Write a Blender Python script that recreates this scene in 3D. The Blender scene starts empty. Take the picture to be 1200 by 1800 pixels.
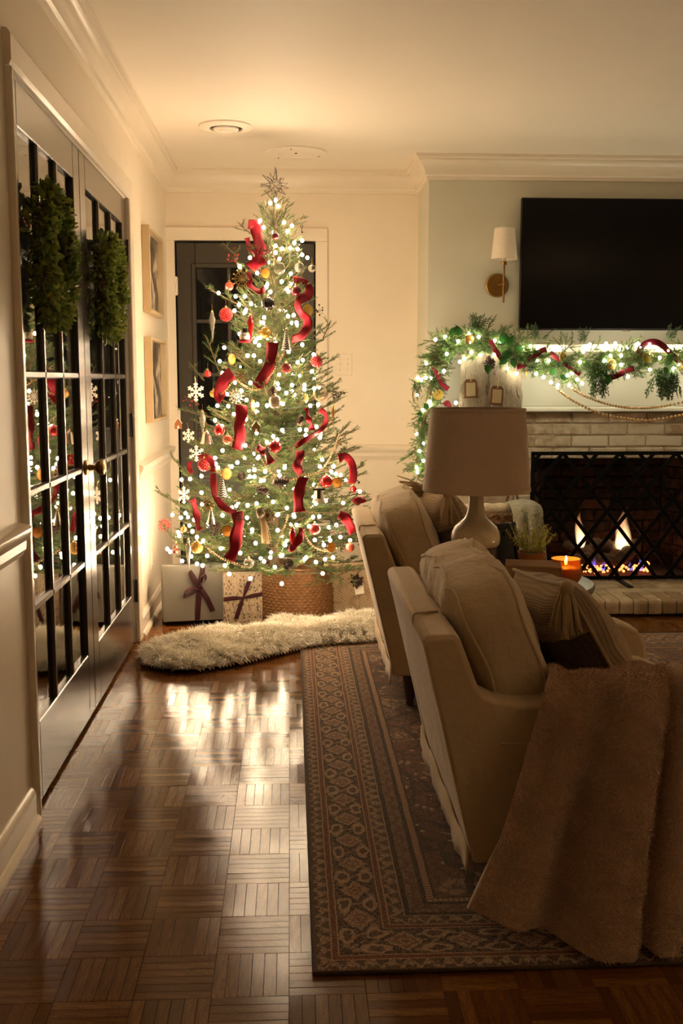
import bpy, math, random
import numpy as np
from mathutils import Vector, Matrix, Euler

random.seed(7); RNG = np.random.default_rng(7)
PI = math.pi
SC = bpy.context.scene
COL = SC.collection

# ------------------------------------------------------------------ camera, world, exposure
FPX = 1800.0                                   # focal length in pixels of the 1200 x 1800 frame
PITCH = math.atan(232 / 1800); YAW = math.atan(.05 * math.cos(PITCH)); EYE = Vector((0, 0, 1.2))
FWD = Vector((math.sin(YAW) * math.cos(PITCH), math.cos(YAW) * math.cos(PITCH), -math.sin(PITCH)))
RGT = Vector((math.cos(YAW), -math.sin(YAW), 0)); UPV = RGT.cross(FWD)
cd = bpy.data.cameras.new('camera'); cam = bpy.data.objects.new('camera', cd); COL.objects.link(cam)
cd.sensor_fit = 'VERTICAL'; cd.sensor_height = 36; cd.lens = FPX / 1800 * 36; cd.clip_start = .05; cd.clip_end = 60
m3 = Matrix((RGT, UPV, -FWD)).transposed(); cam.matrix_world = Matrix.Translation(EYE) @ m3.to_4x4()
SC.camera = cam
W = bpy.data.worlds.new('night'); SC.world = W; W.use_nodes = True
W.node_tree.nodes['Background'].inputs[0].default_value = (.30, .22, .14, 1)
W.node_tree.nodes['Background'].inputs[1].default_value = .004
SC.view_settings.view_transform = 'Standard'; SC.view_settings.look = 'None'
SC.view_settings.gamma = 1; SC.view_settings.use_curve_mapping = False
SC.view_settings.exposure = 2.32
SC.cycles.caustics_reflective = False; SC.cycles.caustics_refractive = False
SC.cycles.max_bounces = 10; SC.cycles.diffuse_bounces = 5; SC.cycles.glossy_bounces = 4
SC.cycles.transparent_max_bounces = 12; SC.cycles.sample_clamp_indirect = 4
TREE_BULB = 34.0      # strength of a tree bulb's glass
MANTEL_BULB = 18.0
FILL_LAMP = 7.5      # watts of the added fill lamp, out of frame

def ray(px, py): return FWD * FPX + RGT * (px - 600) - UPV * (py - 900)
def at(px, py, Y):
    d = ray(px, py); return EYE + d * (Y / d.y)
def atz(px, py, z):
    d = ray(px, py); return EYE + d * ((z - EYE.z) / d.z)
def atx(px, py, x):
    d = ray(px, py); return EYE + d * (x / d.x)

# ------------------------------------------------------------------ node helper
class S:
    def __init__(s, g, o): s.g, s.o = g, o
    def _m(s, op, b=None, c=None): return s.g.math(op, s, b, c)
    def __add__(s, b): return s._m('ADD', b)
    __radd__ = __add__
    def __sub__(s, b): return s._m('SUBTRACT', b)
    def __rsub__(s, b): return s.g.math('SUBTRACT', b, s)
    def __mul__(s, b): return s._m('MULTIPLY', b)
    __rmul__ = __mul__
    def __truediv__(s, b): return s._m('DIVIDE', b)
    def __lt__(s, b): return s._m('LESS_THAN', b)
    def __gt__(s, b): return s._m('GREATER_THAN', b)
    def abs(s): return s._m('ABSOLUTE')
    def fract(s): return s._m('FRACT')
    def sin(s): return s._m('SINE')
    def min(s, b): return s._m('MINIMUM', b)
    def max(s, b): return s._m('MAXIMUM', b)
    def pow(s, b): return s._m('POWER', b)

class G:
    def __init__(g, name):
        g.m = bpy.data.materials.new(name); g.m.use_nodes = True; g.t = g.m.node_tree
        g.b = g.t.nodes['Principled BSDF']; g.out = g.t.nodes['Material Output']
    def n(g, kind, **kw):
        x = g.t.nodes.new(kind)
        for k, v in kw.items(): setattr(x, k, v)
        return x
    def put(g, sock, v):
        if isinstance(v, S): g.t.links.new(v.o, sock)
        elif v is not None:
            if isinstance(v, (tuple, list)) and len(v) == 3 and sock.type == 'RGBA': v = (*v, 1)
            sock.default_value = v
    def math(g, op, a, b=None, c=None):
        x = g.n('ShaderNodeMath', operation=op)
        for i, v in enumerate((a, b, c)): g.put(x.inputs[i], v)
        return S(g, x.outputs[0])
    def mix(g, f, a, b):
        x = g.n('ShaderNodeMix', data_type='RGBA'); g.put(x.inputs[0], f); g.put(x.inputs[6], a); g.put(x.inputs[7], b)
        return S(g, x.outputs[2])
    def coord(g, k='Object'): return S(g, g.n('ShaderNodeTexCoord').outputs[k])
    def sep(g, v):
        x = g.n('ShaderNodeSeparateXYZ'); g.put(x.inputs[0], v); return [S(g, o) for o in x.outputs]
    def comb(g, x_, y, z):
        x = g.n('ShaderNodeCombineXYZ'); g.put(x.inputs[0], x_); g.put(x.inputs[1], y); g.put(x.inputs[2], z); return S(g, x.outputs[0])
    def scale(g, v, s):
        x = g.n('ShaderNodeMapping'); g.put(x.inputs[0], v); x.inputs[3].default_value = s if isinstance(s, (tuple, list)) else (s, s, s); return S(g, x.outputs[0])
    def noise(g, v, sc, det=3, rough=.5, out=0):
        x = g.n('ShaderNodeTexNoise'); g.put(x.inputs['Vector'], v); x.inputs['Scale'].default_value = sc; x.inputs['Detail'].default_value = det; x.inputs['Roughness'].default_value = rough
        return S(g, x.outputs[out])
    def vor(g, v, sc, feature='F1', out=0):
        x = g.n('ShaderNodeTexVoronoi', feature=feature); g.put(x.inputs['Vector'], v); x.inputs['Scale'].default_value = sc; return S(g, x.outputs[out])
    def ramp(g, f, stops, interp='LINEAR'):
        x = g.n('ShaderNodeValToRGB'); g.put(x.inputs[0], f); e = x.color_ramp.elements; x.color_ramp.interpolation = interp
        while len(e) < len(stops): e.new(.5)
        for el, (p, c) in zip(e, stops): el.position = p; el.color = (*c, 1) if len(c) == 3 else c
        return S(g, x.outputs[0])
    def bump(g, h, strength=.3, dist=.01):
        x = g.n('ShaderNodeBump'); g.put(x.inputs['Height'], h); x.inputs['Strength'].default_value = strength; x.inputs['Distance'].default_value = dist
        g.t.links.new(x.outputs[0], g.b.inputs['Normal'])
    def rnd(g): return S(g, g.n('ShaderNodeObjectInfo').outputs['Random'])
    def island(g): return S(g, g.n('ShaderNodeNewGeometry').outputs['Random Per Island'])
    def set(g, **kw):
        names = dict(col='Base Color', rough='Roughness', metal='Metallic', trans='Transmission Weight', ior='IOR', coat='Coat Weight', coatr='Coat Roughness', sheen='Sheen Weight', sheenr='Sheen Roughness', spec='Specular IOR Level', ecol='Emission Color', estr='Emission Strength', sss='Subsurface Weight', alpha='Alpha')
        for k, v in kw.items(): g.put(g.b.inputs[names[k]], v)
        return g.m

def plain(name, col, rough=.5, var=.12, sc=40, bump=0, bd=.003, **kw):
    g = G(name); co = g.coord(); nz = g.noise(co, sc, 4)
    c2 = tuple(max(0, c * (1 - var)) for c in col); c3 = tuple(min(1, c * (1 + var)) for c in col)
    g.set(col=g.mix(nz, c2, c3), rough=rough, **kw)
    if bump: g.bump(nz, bump, bd)
    return g.m

M = {}
M['wall'] = plain('cream_wall_paint', (.84, .75, .61), .42, .03, 7, .06, .002)
M['wall_breast'] = plain('pale_grey_green_wall_paint', (.64, .63, .52), .45, .03, 9, .06, .002)
M['ceiling'] = plain('ceiling_paint', (.90, .83, .72), .6, .02, 5, .05, .002)
M['trim'] = plain('cream_gloss_trim', (.84, .76, .63), .22, .03, 12, .08, .002)
M['switch'] = plain('cream_plastic', (.84, .76, .62), .3, .02)
g = G('dark_taupe_gloss_door'); co = g.coord(); nz = g.noise(g.scale(co, (6, 30, 2.2)), 5, 3)
g.set(col=g.mix(nz, (.060, .050, .043), (.088, .074, .063)), rough=.24, coat=.6, coatr=.16); g.bump(nz, .25, .002); M['door'] = g.m
M['back_door'] = plain('dark_olive_door_paint', (.045, .038, .026), .4, .12, 6, .1, .002)
g = G('window_glass'); g.set(col=(1, 1, 1), rough=0, trans=1, ior=1.5); M['glass'] = g.m
M['bronze'] = plain('dark_bronze_hinge', (.035, .025, .018), .38, .2, 60, metal=.8)
M['brass'] = plain('aged_brass', (.42, .26, .09), .28, .2, 30, metal=1)
M['sconce_brass'] = plain('brushed_brass', (.36, .21, .065), .36, .15, 30, metal=1)
M['black_iron'] = plain('black_iron', (.006, .0055, .005), .55, .2, 50, .1, spec=.12)
M['black_plastic'] = plain('black_plastic', (.006, .006, .006), .4, .1)
g = G('black_screen'); g.set(col=(.002, .002, .002), rough=.16, spec=.22); M['screen'] = g.m

# parquet slats: colour by object and by island so joined slats vary like the single ones
g = G('oak_parquet'); co = g.coord('Object'); x, y, z = g.sep(co)
seed = (g.rnd() + g.island()).fract()
ofs = g.comb(seed * 31.0, seed * 17.0, 0.0)
vadd = g.n('ShaderNodeVectorMath', operation='ADD'); g.put(vadd.inputs[0], co); g.put(vadd.inputs[1], ofs); cov = S(g, vadd.outputs[0])
grain = g.noise(g.scale(cov, (9, 110, 1)), 3, 5, .6)
grain2 = g.noise(g.scale(cov, (60, 420, 1)), 2, 3, .6)
base = g.ramp(seed, [(0, (.120, .040, .006)), (.3, (.175, .062, .010)), (.65, (.22, .085, .015)), (1, (.30, .125, .026))])
colr = g.mix(grain, base, g.mix(.5, base, (.045, .017, .006)))
colr = g.mix((grain2 > .56) * .6, colr, (.05, .018, .005)); colr = g.mix(g.ramp(g.noise(g.coord('Generated'), 3, 3), [(.42, (0, 0, 0)), (.62, (.5, .5, .5))]), colr, (.07, .026, .008))
g.set(col=colr, rough=grain * .06 + seed * .06 + .055, spec=.24); g.bump(grain2 + grain * .6, .07, .001); M['parquet'] = g.m
M['subfloor'] = plain('dark_floor_seam', (.06, .026, .010), .6, .2)

def brick_mat(name, a, b, c, thr):
    g = G(name); co = g.coord('Object'); r = (g.rnd() * 1.0)
    v = g.n('ShaderNodeVectorMath', operation='ADD'); g.put(v.inputs[0], co); g.put(v.inputs[1], g.comb(r * 13., r * 7., r * 3.)); v = S(g, v.outputs[0])
    n1 = g.noise(v, 14, 5, .6); n2 = g.noise(v, 70, 4)
    base = g.mix(r, a, b)
    wash = g.ramp(n1 + (r - .5) * .25, [(thr - .12, (0, 0, 0)), (thr + .12, (1, 1, 1))])
    g.set(col=g.mix(wash, base, c), rough=.85); g.bump(n2 + n1, .5, .004); M[name] = g.m
brick_mat('whitewashed_brick', (.30, .20, .11), (.46, .35, .22), (.62, .54, .40), .46)
brick_mat('hearth_brick', (.30, .21, .12), (.45, .34, .21), (.58, .48, .33), .55)
brick_mat('sooty_firebrick', (.13, .055, .028), (.085, .036, .020), (.018, .011, .008), .5)
M['mortar'] = plain('pale_mortar', (.56, .49, .36), .9, .15, 60, .4, .003)
M['soot_and_shade'] = plain('soot_and_shade_mortar', (.07, .042, .026), .95, .3, 30, .3)

def cloth(name, col, rough=.9, weave=900, sheen=.3, var=.12, bump=.25, wr=6):
    g = G(name); co = g.coord(); n1 = g.noise(co, wr, 4); n2 = g.noise(co, 60, 2)
    x, y, z = g.sep(co)
    wv = (x * weave).sin() * .5 + (y * weave).sin() * .5 + (z * weave).sin() * .5
    c2 = tuple(c * (1 - var) for c in col); c3 = tuple(min(1, c * (1 + var)) for c in col)
    g.set(col=g.mix(n2 * .6 + n1 * .4, c2, c3), rough=rough, sheen=sheen, spec=.2); g.bump(n1 * 6. + n2 + wv * .03, bump, .006); M[name] = g.m
cloth('linen_slipcover', (.56, .43, .27))
cloth('linen_cushion', (.57, .45, .29), wr=6, bump=.42)
cloth('lamp_linen', (.60, .47, .36), weave=1400, bump=.08)
cloth('sconce_linen', (.88, .80, .66), weave=1400, bump=.05)
cloth('red_velvet', (.24, .003, .012), rough=.62, sheen=.05, weave=2000, bump=.15)
cloth('burgundy_velvet', (.026, .0018, .004), rough=.5, sheen=.1, weave=2000, bump=.1)
g = G('pillow_back'); co = g.coord(); x, y, z = g.sep(co)       # woven bands on the upper part, darker plain brown below
n1 = g.noise(co, 90, 3); w1 = ((y + z) * 520).sin() * ((y - z) * 520).sin(); woven_top = (z + (g.noise(co, 12, 2) - .5) * .03) > .075
lt_ = g.mix(((z * 60).sin() > .6) * .5, g.mix(n1, (.36, .25, .13), (.50, .37, .21)), (.20, .13, .07))
g.set(col=g.mix(woven_top, g.mix(n1, (.085, .052, .03), (.14, .09, .055)), lt_), rough=.95, sheen=.2); g.bump(w1 * .5 + n1, .6, .005); M['pillow_back'] = g.m
cloth('tassel_wool', (.40, .29, .16), bump=.3)
cloth('grey_throw_cloth', (.30, .29, .20), bump=.6, wr=25)
cloth('cream_roll_cloth', (.62, .52, .36), bump=.4, wr=18)
cloth('cream_knit', (.26, .20, .12), bump=.8, wr=60)

# near throw pillow: woven bands
g = G('woven_pillow'); co = g.coord(); x, y, z = g.sep(co)
band = ((y * 7.0).fract() - .5).abs(); w1 = ((y + z) * 520).sin() * ((y - z) * 520).sin(); n1 = g.noise(co, 90, 3)
c = g.mix(n1, (.36, .25, .13), (.50, .37, .21)); c = g.mix((band < .12) * .75, c, (.17, .11, .06)); c = g.mix((w1 < -.35) * .45, c, (.24, .16, .08))
g.set(col=c, rough=.95, sheen=.2); g.bump(w1 * .5 + n1, .6, .005); M['woven_pillow'] = g.m

def fur_mat(name, a, b, rough=.7, sheen=.4, sc=12, iso=True):
    g = G(name); co = g.coord(); n1 = g.noise(co, sc, 3); r = g.island() if iso else g.noise(co, 300, 2)
    g.set(col=g.mix(n1 * .55 + r * .45, a, b), rough=rough, sheen=sheen); g.bump(g.noise(co, 220, 3), .5, .004); M[name] = g.m
fur_mat('cream_fur', (.74, .67, .52), (.95, .91, .80))
fur_mat('brown_fur', (.27, .155, .09), (.80, .54, .37), sc=38)
fur_mat('brown_fur_base', (.30, .18, .10), (.60, .40, .26), sc=18, iso=False)
fur_mat('stocking_fur', (.24, .19, .115), (.58, .51, .38))

def leafy(name, a, b, rough=.5, tr=.25):
    g = G(name); r = (g.rnd() + g.island()).fract(); co = g.coord('Object')
    c = g.mix(r, a, b); g.set(col=c, rough=rough, spec=.35)
    t = g.n('ShaderNodeBsdfTranslucent'); g.put(t.inputs[0], c)
    mx = g.n('ShaderNodeMixShader'); mx.inputs[0].default_value = tr
    g.t.links.new(g.b.outputs[0], mx.inputs[1]); g.t.links.new(t.outputs[0], mx.inputs[2]); g.t.links.new(mx.outputs[0], g.out.inputs[0])
    M[name] = g.m
leafy('spruce_needles', (.056, .108, .036), (.120, .185, .060))
leafy('garland_needles', (.085, .17, .05), (.19, .29, .085))
leafy('cedar_fronds', (.06, .13, .05), (.13, .20, .07))
leafy('boxwood_leaves', (.09, .15, .022), (.36, .40, .085), .3)
leafy('broad_leaf', (.025, .11, .022), (.06, .19, .04), .32)
leafy('heather_tips', (.30, .32, .07), (.60, .56, .16), .6)
M['bark'] = plain('bark', (.09, .055, .03), .9, .35, 60, .5)
M['twig'] = plain('twig_brown', (.14, .08, .04), .8, .3, 80)
M['wire_green'] = plain('green_wire', (.02, .04, .018), .5, .2)
M['dark_wood'] = plain('dark_walnut', (.055, .028, .014), .35, .35, 30)
g = G('box_wood'); co = g.coord(); nz = g.noise(g.scale(co, (3, 60, 60)), 6, 4); g.set(col=g.mix(nz, (.24, .135, .06), (.48, .30, .15)), rough=.6); g.bump(nz, .2, .002); M['box_wood'] = g.m
g = G('table_top_wood'); co = g.coord(); nz = g.noise(g.scale(co, (10, 70, 10)), 4, 5); g.set(col=g.mix(nz, (.10, .085, .06), (.22, .20, .15)), rough=.3, coat=.4); M['table_top'] = g.m
M['frame_wood'] = plain('pale_frame_wood', (.56, .43, .26), .5, .08, 30)
M['frame_dark'] = plain('dark_green_black_frame', (.022, .026, .022), .4, .2)
M['ceramic'] = plain('cream_ceramic', (.72, .60, .42), .3, .04, 10, .05, coat=.3)
M['terracotta'] = plain('terracotta', (.50, .19, .06), .75, .15, 40, .2)
M['soil'] = plain('soil', (.03, .02, .012), .9, .4)
M['black_berry'] = plain('black_berry', (.012, .006, .008), .4)
M['red_berry'] = plain('red_berry', (.30, .012, .010), .35)
M['wood_bead'] = plain('natural_wood_bead', (.52, .32, .14), .6, .15, 90)
M['gold'] = plain('gold_metal', (.75, .47, .16), .28, .1, metal=1)
M['silver'] = plain('silver_metal', (.75, .70, .62), .25, .08, metal=1)
M['star_wire'] = plain('dark_silver_wire', (.045, .034, .024), .4, .1)
M['red_glass'] = plain('red_glass_ornament', (.45, .008, .010), .18, .1, coat=.8)
M['dark_red'] = plain('dark_red_ornament', (.14, .006, .010), .3, .2, 90, .4, coat=.5)
M['salmon_glass'] = plain('pale_red_glass_ornament', (.70, .12, .07), .2, .1, coat=.8)
M['black_glass'] = plain('black_glass_ornament', (.012, .009, .008), .08, .1, coat=1)
g = G('clear_ornament_glass'); g.set(col=(.96, .92, .82), rough=.06, trans=.85, ior=1.3); M['clear_glass'] = g.m
g = G('amber_ornament_glass'); g.set(col=(.95, .55, .14), rough=.1, trans=.6, ior=1.3); M['amber_glass'] = g.m
M['white_felt'] = plain('white_painted', (.84, .78, .66), .7, .05, 60, .2)
M['red_glitter'] = plain('red_glitter', (.52, .02, .02), .3, .5, 300, .6, coat=.5)
M['ginger'] = plain('gingerbread_brown', (.36, .13, .045), .75, .15, 60, .2)
M['snow_black'] = plain('matte_black_bead', (.01, .01, .01), .5)
M['pinecone'] = plain('pinecone_scale', (.055, .027, .013), .7, .45, 90, .4)
M['pinecone_tip'] = plain('pinecone_frosted_tip', (.42, .33, .23), .7, .3, 90)
g = G('dried_orange'); co = g.coord(); x, y, z = g.sep(co)
r = (x * x + z * z).pow(.5); th = g.math('ARCTAN2', x, z)
seg = ((th * (9 / (2 * PI))).fract() - .5).abs(); spoke = (seg > .44)
rindm = (r > .0185); core = (r < .003)
c = g.mix(g.noise(co, 160, 3), (.80, .30, .030), (.95, .47, .06)); c = g.mix(spoke * .8, c, (.90, .62, .22)); c = g.mix(core, c, (.45, .16, .02)); c = g.mix(rindm, c, (.38, .13, .012))
g.set(col=c, rough=.45, sss=.0); M['dried_orange'] = g.m
g = G('dried_lemon'); co = g.coord(); nz = g.noise(co, 130, 3); g.set(col=g.mix(nz, (.62, .42, .06), (.90, .70, .16)), rough=.55); g.bump(nz, .4, .003); M['dried_lemon'] = g.m
g = G('striped_cone'); co = g.coord(); x, y, z = g.sep(co)
st = ((z * 95 + (g.math('ARCTAN2', x, y) * 6).sin() * .22).fract() > .5)
g.set(col=g.mix(st, (.012, .011, .010), (.82, .76, .64)), rough=.4); M['striped_cone'] = g.m
g = G('ribbed_silver'); co = g.coord(); x, y, z = g.sep(co); st = ((z * 150).fract() > .45)
g.set(col=g.mix(st, (.30, .22, .12), (.92, .84, .66)), rough=.25, metal=.6); M['ribbed_silver'] = g.m
g = G('gingham_red'); co = g.coord(); x, y, z = g.sep(co); st = ((x * 260).sin() * (z * 260).sin() > 0)
g.set(col=g.mix(st, (.15, .01, .01), (.55, .25, .2)), rough=.8); M['gingham_red'] = g.m

def glow(name, col, st):
    g = G(name); g.set(col=(0, 0, 0), rough=1, ecol=col, estr=st); return g.m
M['bulb'] = glow('warm_bulb', (1, .73, .46), TREE_BULB)
M['bulb_mantel'] = glow('warm_white_bulb', (1, .88, .62), MANTEL_BULB)
M['ember'] = glow('glowing_ember', (1, .22, .06), .8)

g = G('basket_weave'); co = g.coord(); n1 = g.noise(co, 55, 4); n2 = g.noise(co, 300, 2)
g.set(col=g.mix(n1 * .6 + n2 * .4, (.11, .045, .012), (.34, .165, .055)), rough=.65); g.bump(n2, .3, .002); M['basket_weave'] = g.m
M['wicker_dark'] = plain('dark_wicker', (.16, .085, .038), .7, .4, 60, .4)

# wrapping papers
g = G('silver_wrap'); co = g.coord(); nz = g.noise(co, 4, 3); g.set(col=g.mix(nz, (.125, .115, .09), (.16, .146, .115)), rough=.38, spec=.5); g.bump(nz, .15, .004); M['silver_wrap'] = g.m
def sheet(name, ang, a, ink):
    g = G(name); co = g.coord(); x, y, z = g.sep(co)
    u = x * math.cos(ang) + z * math.sin(ang); v = z * math.cos(ang) - x * math.sin(ang)
    col_ = (u * 42).fract(); staff = ((u * 210).fract() < .22) * ((col_ - .5).abs() < .38)
    notes = (g.vor(g.comb(u * 90, y * 90, v * 60), 1.0) < .42) * ((col_ - .5).abs() < .34)
    words = (g.noise(g.comb(u * 60, y, v * 170), 2., 2) > .50) * ((col_ - .5).abs() > .38)
    k = g.math('MINIMUM', staff * .35 + notes * .75 + words * .55, 1.0)
    g.set(col=g.mix(k, g.mix(g.noise(co, 6, 3), a, tuple(c * .86 for c in a)), ink), rough=.7); M[name] = g.m
sheet('sheet_music_wrap', .12, (.34, .26, .165), (.04, .02, .010))
g = G('feather_print_wrap'); co = g.coord(); x, y, z = g.sep(co)
w1 = (((x * .7 + z * 1.1) + g.noise(co, 9, 2) * .05) * 420).sin(); w2 = (((x * 1.1 - z * .6) + g.noise(co, 7, 2) * .06) * 120).sin()
g.set(col=g.mix((w1 > .35) * .5 + (g.noise(co, 30, 3) > .55) * .3, (.36, .26, .145), (.15, .085, .04)), rough=.7); M['feather_wrap'] = g.m
g = G('tag_paper'); co = g.coord(); x, y, z = g.sep(co)
ink = (g.noise(g.comb(x * 900, y, z * 340), 1., 2) > .60) * (x.abs() < .0022) * ((z).abs() < .016)
g.set(col=g.mix(ink, (.34, .28, .15), (.06, .04, .02)), rough=.8); M['tag_paper'] = g.m
M['tag_wood'] = plain('tag_walnut', (.12, .05, .02), .55, .3, 60)
M['twine'] = plain('jute_twine', (.50, .36, .18), .9, .2, 200)
g = G('snow_photo_print'); co = g.coord(); nz = g.noise(g.scale(co, (1, 6, 9)), 1.3, 6, .62)
g.set(col=g.ramp(nz, [(.40, (.045, .035, .028)), (.50, (.10, .08, .065)), (.56, (.42, .37, .30)), (.66, (.62, .56, .46))]), rough=.3); M['photo'] = g.m
M['dark_photo'] = plain('dark_photo_print', (.02, .022, .02), .25, .4, 20)

# candle glass, wax, flames
g = G('amber_candle_glass'); g.set(col=(.95, .36, .06), rough=.05, trans=.55, ior=1.35); M['candle_glass'] = g.m
g = G('candle_wax'); g.set(col=(.95, .62, .28), rough=.5, sss=.3); M['wax'] = g.m
M['wick_flame'] = glow('candle_flame', (1, .66, .26), 22)
def flame_mat(name, lo, hi, st):
    g = G(name); co = g.coord('Generated'); x, y, z = g.sep(co)
    nz = g.noise(g.scale(co, (3, 3, 1.2)), 2.5, 3)
    lw = g.n('ShaderNodeLayerWeight'); lw.inputs[0].default_value = .35; fac = S(g, lw.outputs[1])
    a = (1.0 - fac).pow(4.0) * (1.0 - z).pow(.8) * (nz * 1.5 + .1)
    e = g.n('ShaderNodeEmission'); g.put(e.inputs[0], g.mix(z, lo, hi)); g.put(e.inputs[1], (1.0 - z) * st)
    t = g.n('ShaderNodeBsdfTransparent'); mx = g.n('ShaderNodeMixShader'); g.put(mx.inputs[0], g.math('MINIMUM', a, 1.0))
    g.t.links.new(t.outputs[0], mx.inputs[1]); g.t.links.new(e.outputs[0], mx.inputs[2]); g.t.links.new(mx.outputs[0], g.out.inputs[0]); M[name] = g.m
flame_mat('log_flame', (1, .70, .36), (1, .36, .12), 1.0)
flame_mat('blue_flame', (.16, .16, 1.0), (.35, .18, .7), .5)
g = G('charred_log'); co = g.coord(); nz = g.noise(co, 26, 5, .65); g.set(col=g.mix(nz, (.05, .03, .02), (.26, .17, .11)), rough=.95); g.bump(nz, .9, .012); M['log'] = g.m

# Persian rug
RUG = (.040, 1.94, 3.10, 4.68)
g = G('persian_rug'); co = g.coord(); x, y, z = g.sep(co)
RW, RL = RUG[2] - RUG[0], RUG[3] - RUG[1]
wob = (g.noise(co, 14, 2) - .5) * .006
u = x.min(RW - x) + wob; v = y.min(RL - y) + wob
e = u.min(v); sel = (u < v); s = g.math('ADD', sel * y, (1.0 - sel) * x)
kn = g.noise(g.scale(co, (1, 1, 1)), 330, 2, .7); kn2 = g.vor(co, 150)
dark, tan, rust, mid = (.018, .010, .007), (.42, .28, .165), (.130, .042, .022), (.080, .044, .026)
def inb(a, b): return (e > a) * (e < b)
wn = g.noise(co, 42, 2, .5, 1); wx, wy, wz = g.sep(wn)
es = e + (wx - .5) * .020; ss = s + (wy - .5) * .026          # hand-knotted wobble of the motifs
fine = g.noise(co, 120, 3, .65); vf = g.vor(co, 70); vfe = g.vor(co, 62, 'DISTANCE_TO_EDGE')
def guard(period, e0, w, ground, fig):
    t = (es - e0) / w; q = ((ss / period).fract() - .5).abs() * 2.0
    zig = (q - t).abs(); fl = (((ss / period + .5).fract() - .5).abs() * 2.2 + (t - .5).abs() * 2.0)
    k = g.math('MINIMUM', (zig < .20) * .8 + (fl < .50) * 1.0 + (vf < .22) * .6, 1.0); c0 = g.mix(k * (kn * .6 + .55), ground, fig); return g.mix((vfe < .07) * .5, c0, (.030, .018, .012))
outer = guard(.040, .008, .030, mid, tan)
inner = guard(.046, .172, .034, (.085, .05, .032), tan)
third = guard(.066, .226, .030, (.20, .12, .07), rust)
t = (es - .056) / .098; per = .132
a1 = ((ss / per).fract() - .5).abs() * 2.0; tt = (t - .5).abs() * 2.0
d1 = a1 * .90 + tt * .80 + (fine - .5) * .40
a2 = ((ss / per + .5).fract() - .5).abs() * 2.0; d2 = (a2 * a2 + (tt - .60) * (tt - .60) * 2.0).pow(.5) + (fine - .5) * .25
vine = ((ss * (2 * PI / per)).sin() * .36 + .5 - t).abs()
mainb = g.mix((vfe < .10) * .55, dark, (.20, .125, .075)); mainb = g.mix((vf < .26) * .5, mainb, rust)
mainb = g.mix((vine < .07) * .8, mainb, (.30, .19, .11))
mainb = g.mix((d2 < .50) * (d2 > .30) * .8, mainb, tan); mainb = g.mix((d2 < .2) * .8, mainb, mid)
mainb = g.mix((d1 < .70), mainb, (.018, .011, .008))
mainb = g.mix((d1 < .62) * .95, mainb, g.mix(fine, (.24, .145, .085), (.46, .31, .19)))
mainb = g.mix((d1 < .40) * ((d1 * 26.).sin() > .0) * .8, mainb, rust); mainb = g.mix((d1 < .62) * (vfe < .06) * .6, mainb, mid)
# field: rust ground with large rosettes and scrolling stems
wv = g.noise(co, 6, 3, .5, 1); va = g.n('ShaderNodeVectorMath', operation='MULTIPLY_ADD'); g.put(va.inputs[0], wv); va.inputs[1].default_value = (.13, .13, 0); g.put(va.inputs[2], co); wco = S(g, va.outputs[0])
vd = g.vor(wco, 5.5); ve = g.vor(wco, 5.5, 'DISTANCE_TO_EDGE'); vd2 = g.vor(wco, 22); ve2 = g.vor(wco, 26, 'DISTANCE_TO_EDGE')
field = g.mix(g.noise(co, 5, 3), (.17, .055, .028), (.085, .038, .024))
field = g.mix((vd + (fine - .5) * .2 < .40) * .85, field, g.mix(((vd + (fine - .5) * .12) * 40.).sin() > 0, (.32, .19, .105), (.13, .07, .04)))
field = g.mix((ve < .030) * .9, field, dark); field = g.mix((ve2 < .07) * .7, field, (.030, .018, .012)); field = g.mix((vd2 < .20) * .8, field, tan); field = g.mix((vf < .18) * .5, field, (.30, .19, .11))
c = g.mix(e > .008, mid, outer)
lt = (.36, .225, .125)
def line(c, a, b, col): return g.mix(inb(a, b), c, col)
c = line(c, .038, .0412, lt); c = line(c, .0412, .0525, rust); c = line(c, .0525, .056, lt)
c = g.mix(inb(.056, .154), c, mainb)
c = line(c, .154, .157, lt); c = line(c, .157, .168, rust); c = line(c, .168, .172, lt)
c = g.mix(inb(.172, .206), c, inner); c = line(c, .206, .209, lt); c = line(c, .209, .222, dark); c = g.mix(inb(.222, .256), c, third)
c = line(c, .256, .268, dark); c = g.mix(inb(.268, .284), c, g.mix((s * 520).sin() > 0, (.36, .215, .115), (.20, .11, .06))); c = line(c, .284, .290, dark); c = g.mix(e > .290, c, field)
c = g.mix((kn > .54) * .5, c, g.mix(.5, c, (.50, .34, .21))); c = g.mix((kn < .42) * .6, c, (.016, .010, .007))
g.set(col=c, rough=.95, sheen=.15, spec=.1); g.bump(kn, .6, .003); M['rug'] = g.m
M['rug_binding'] = plain('rug_edge_binding', (.07, .045, .028), .95, .3, 200, .5)

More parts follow.
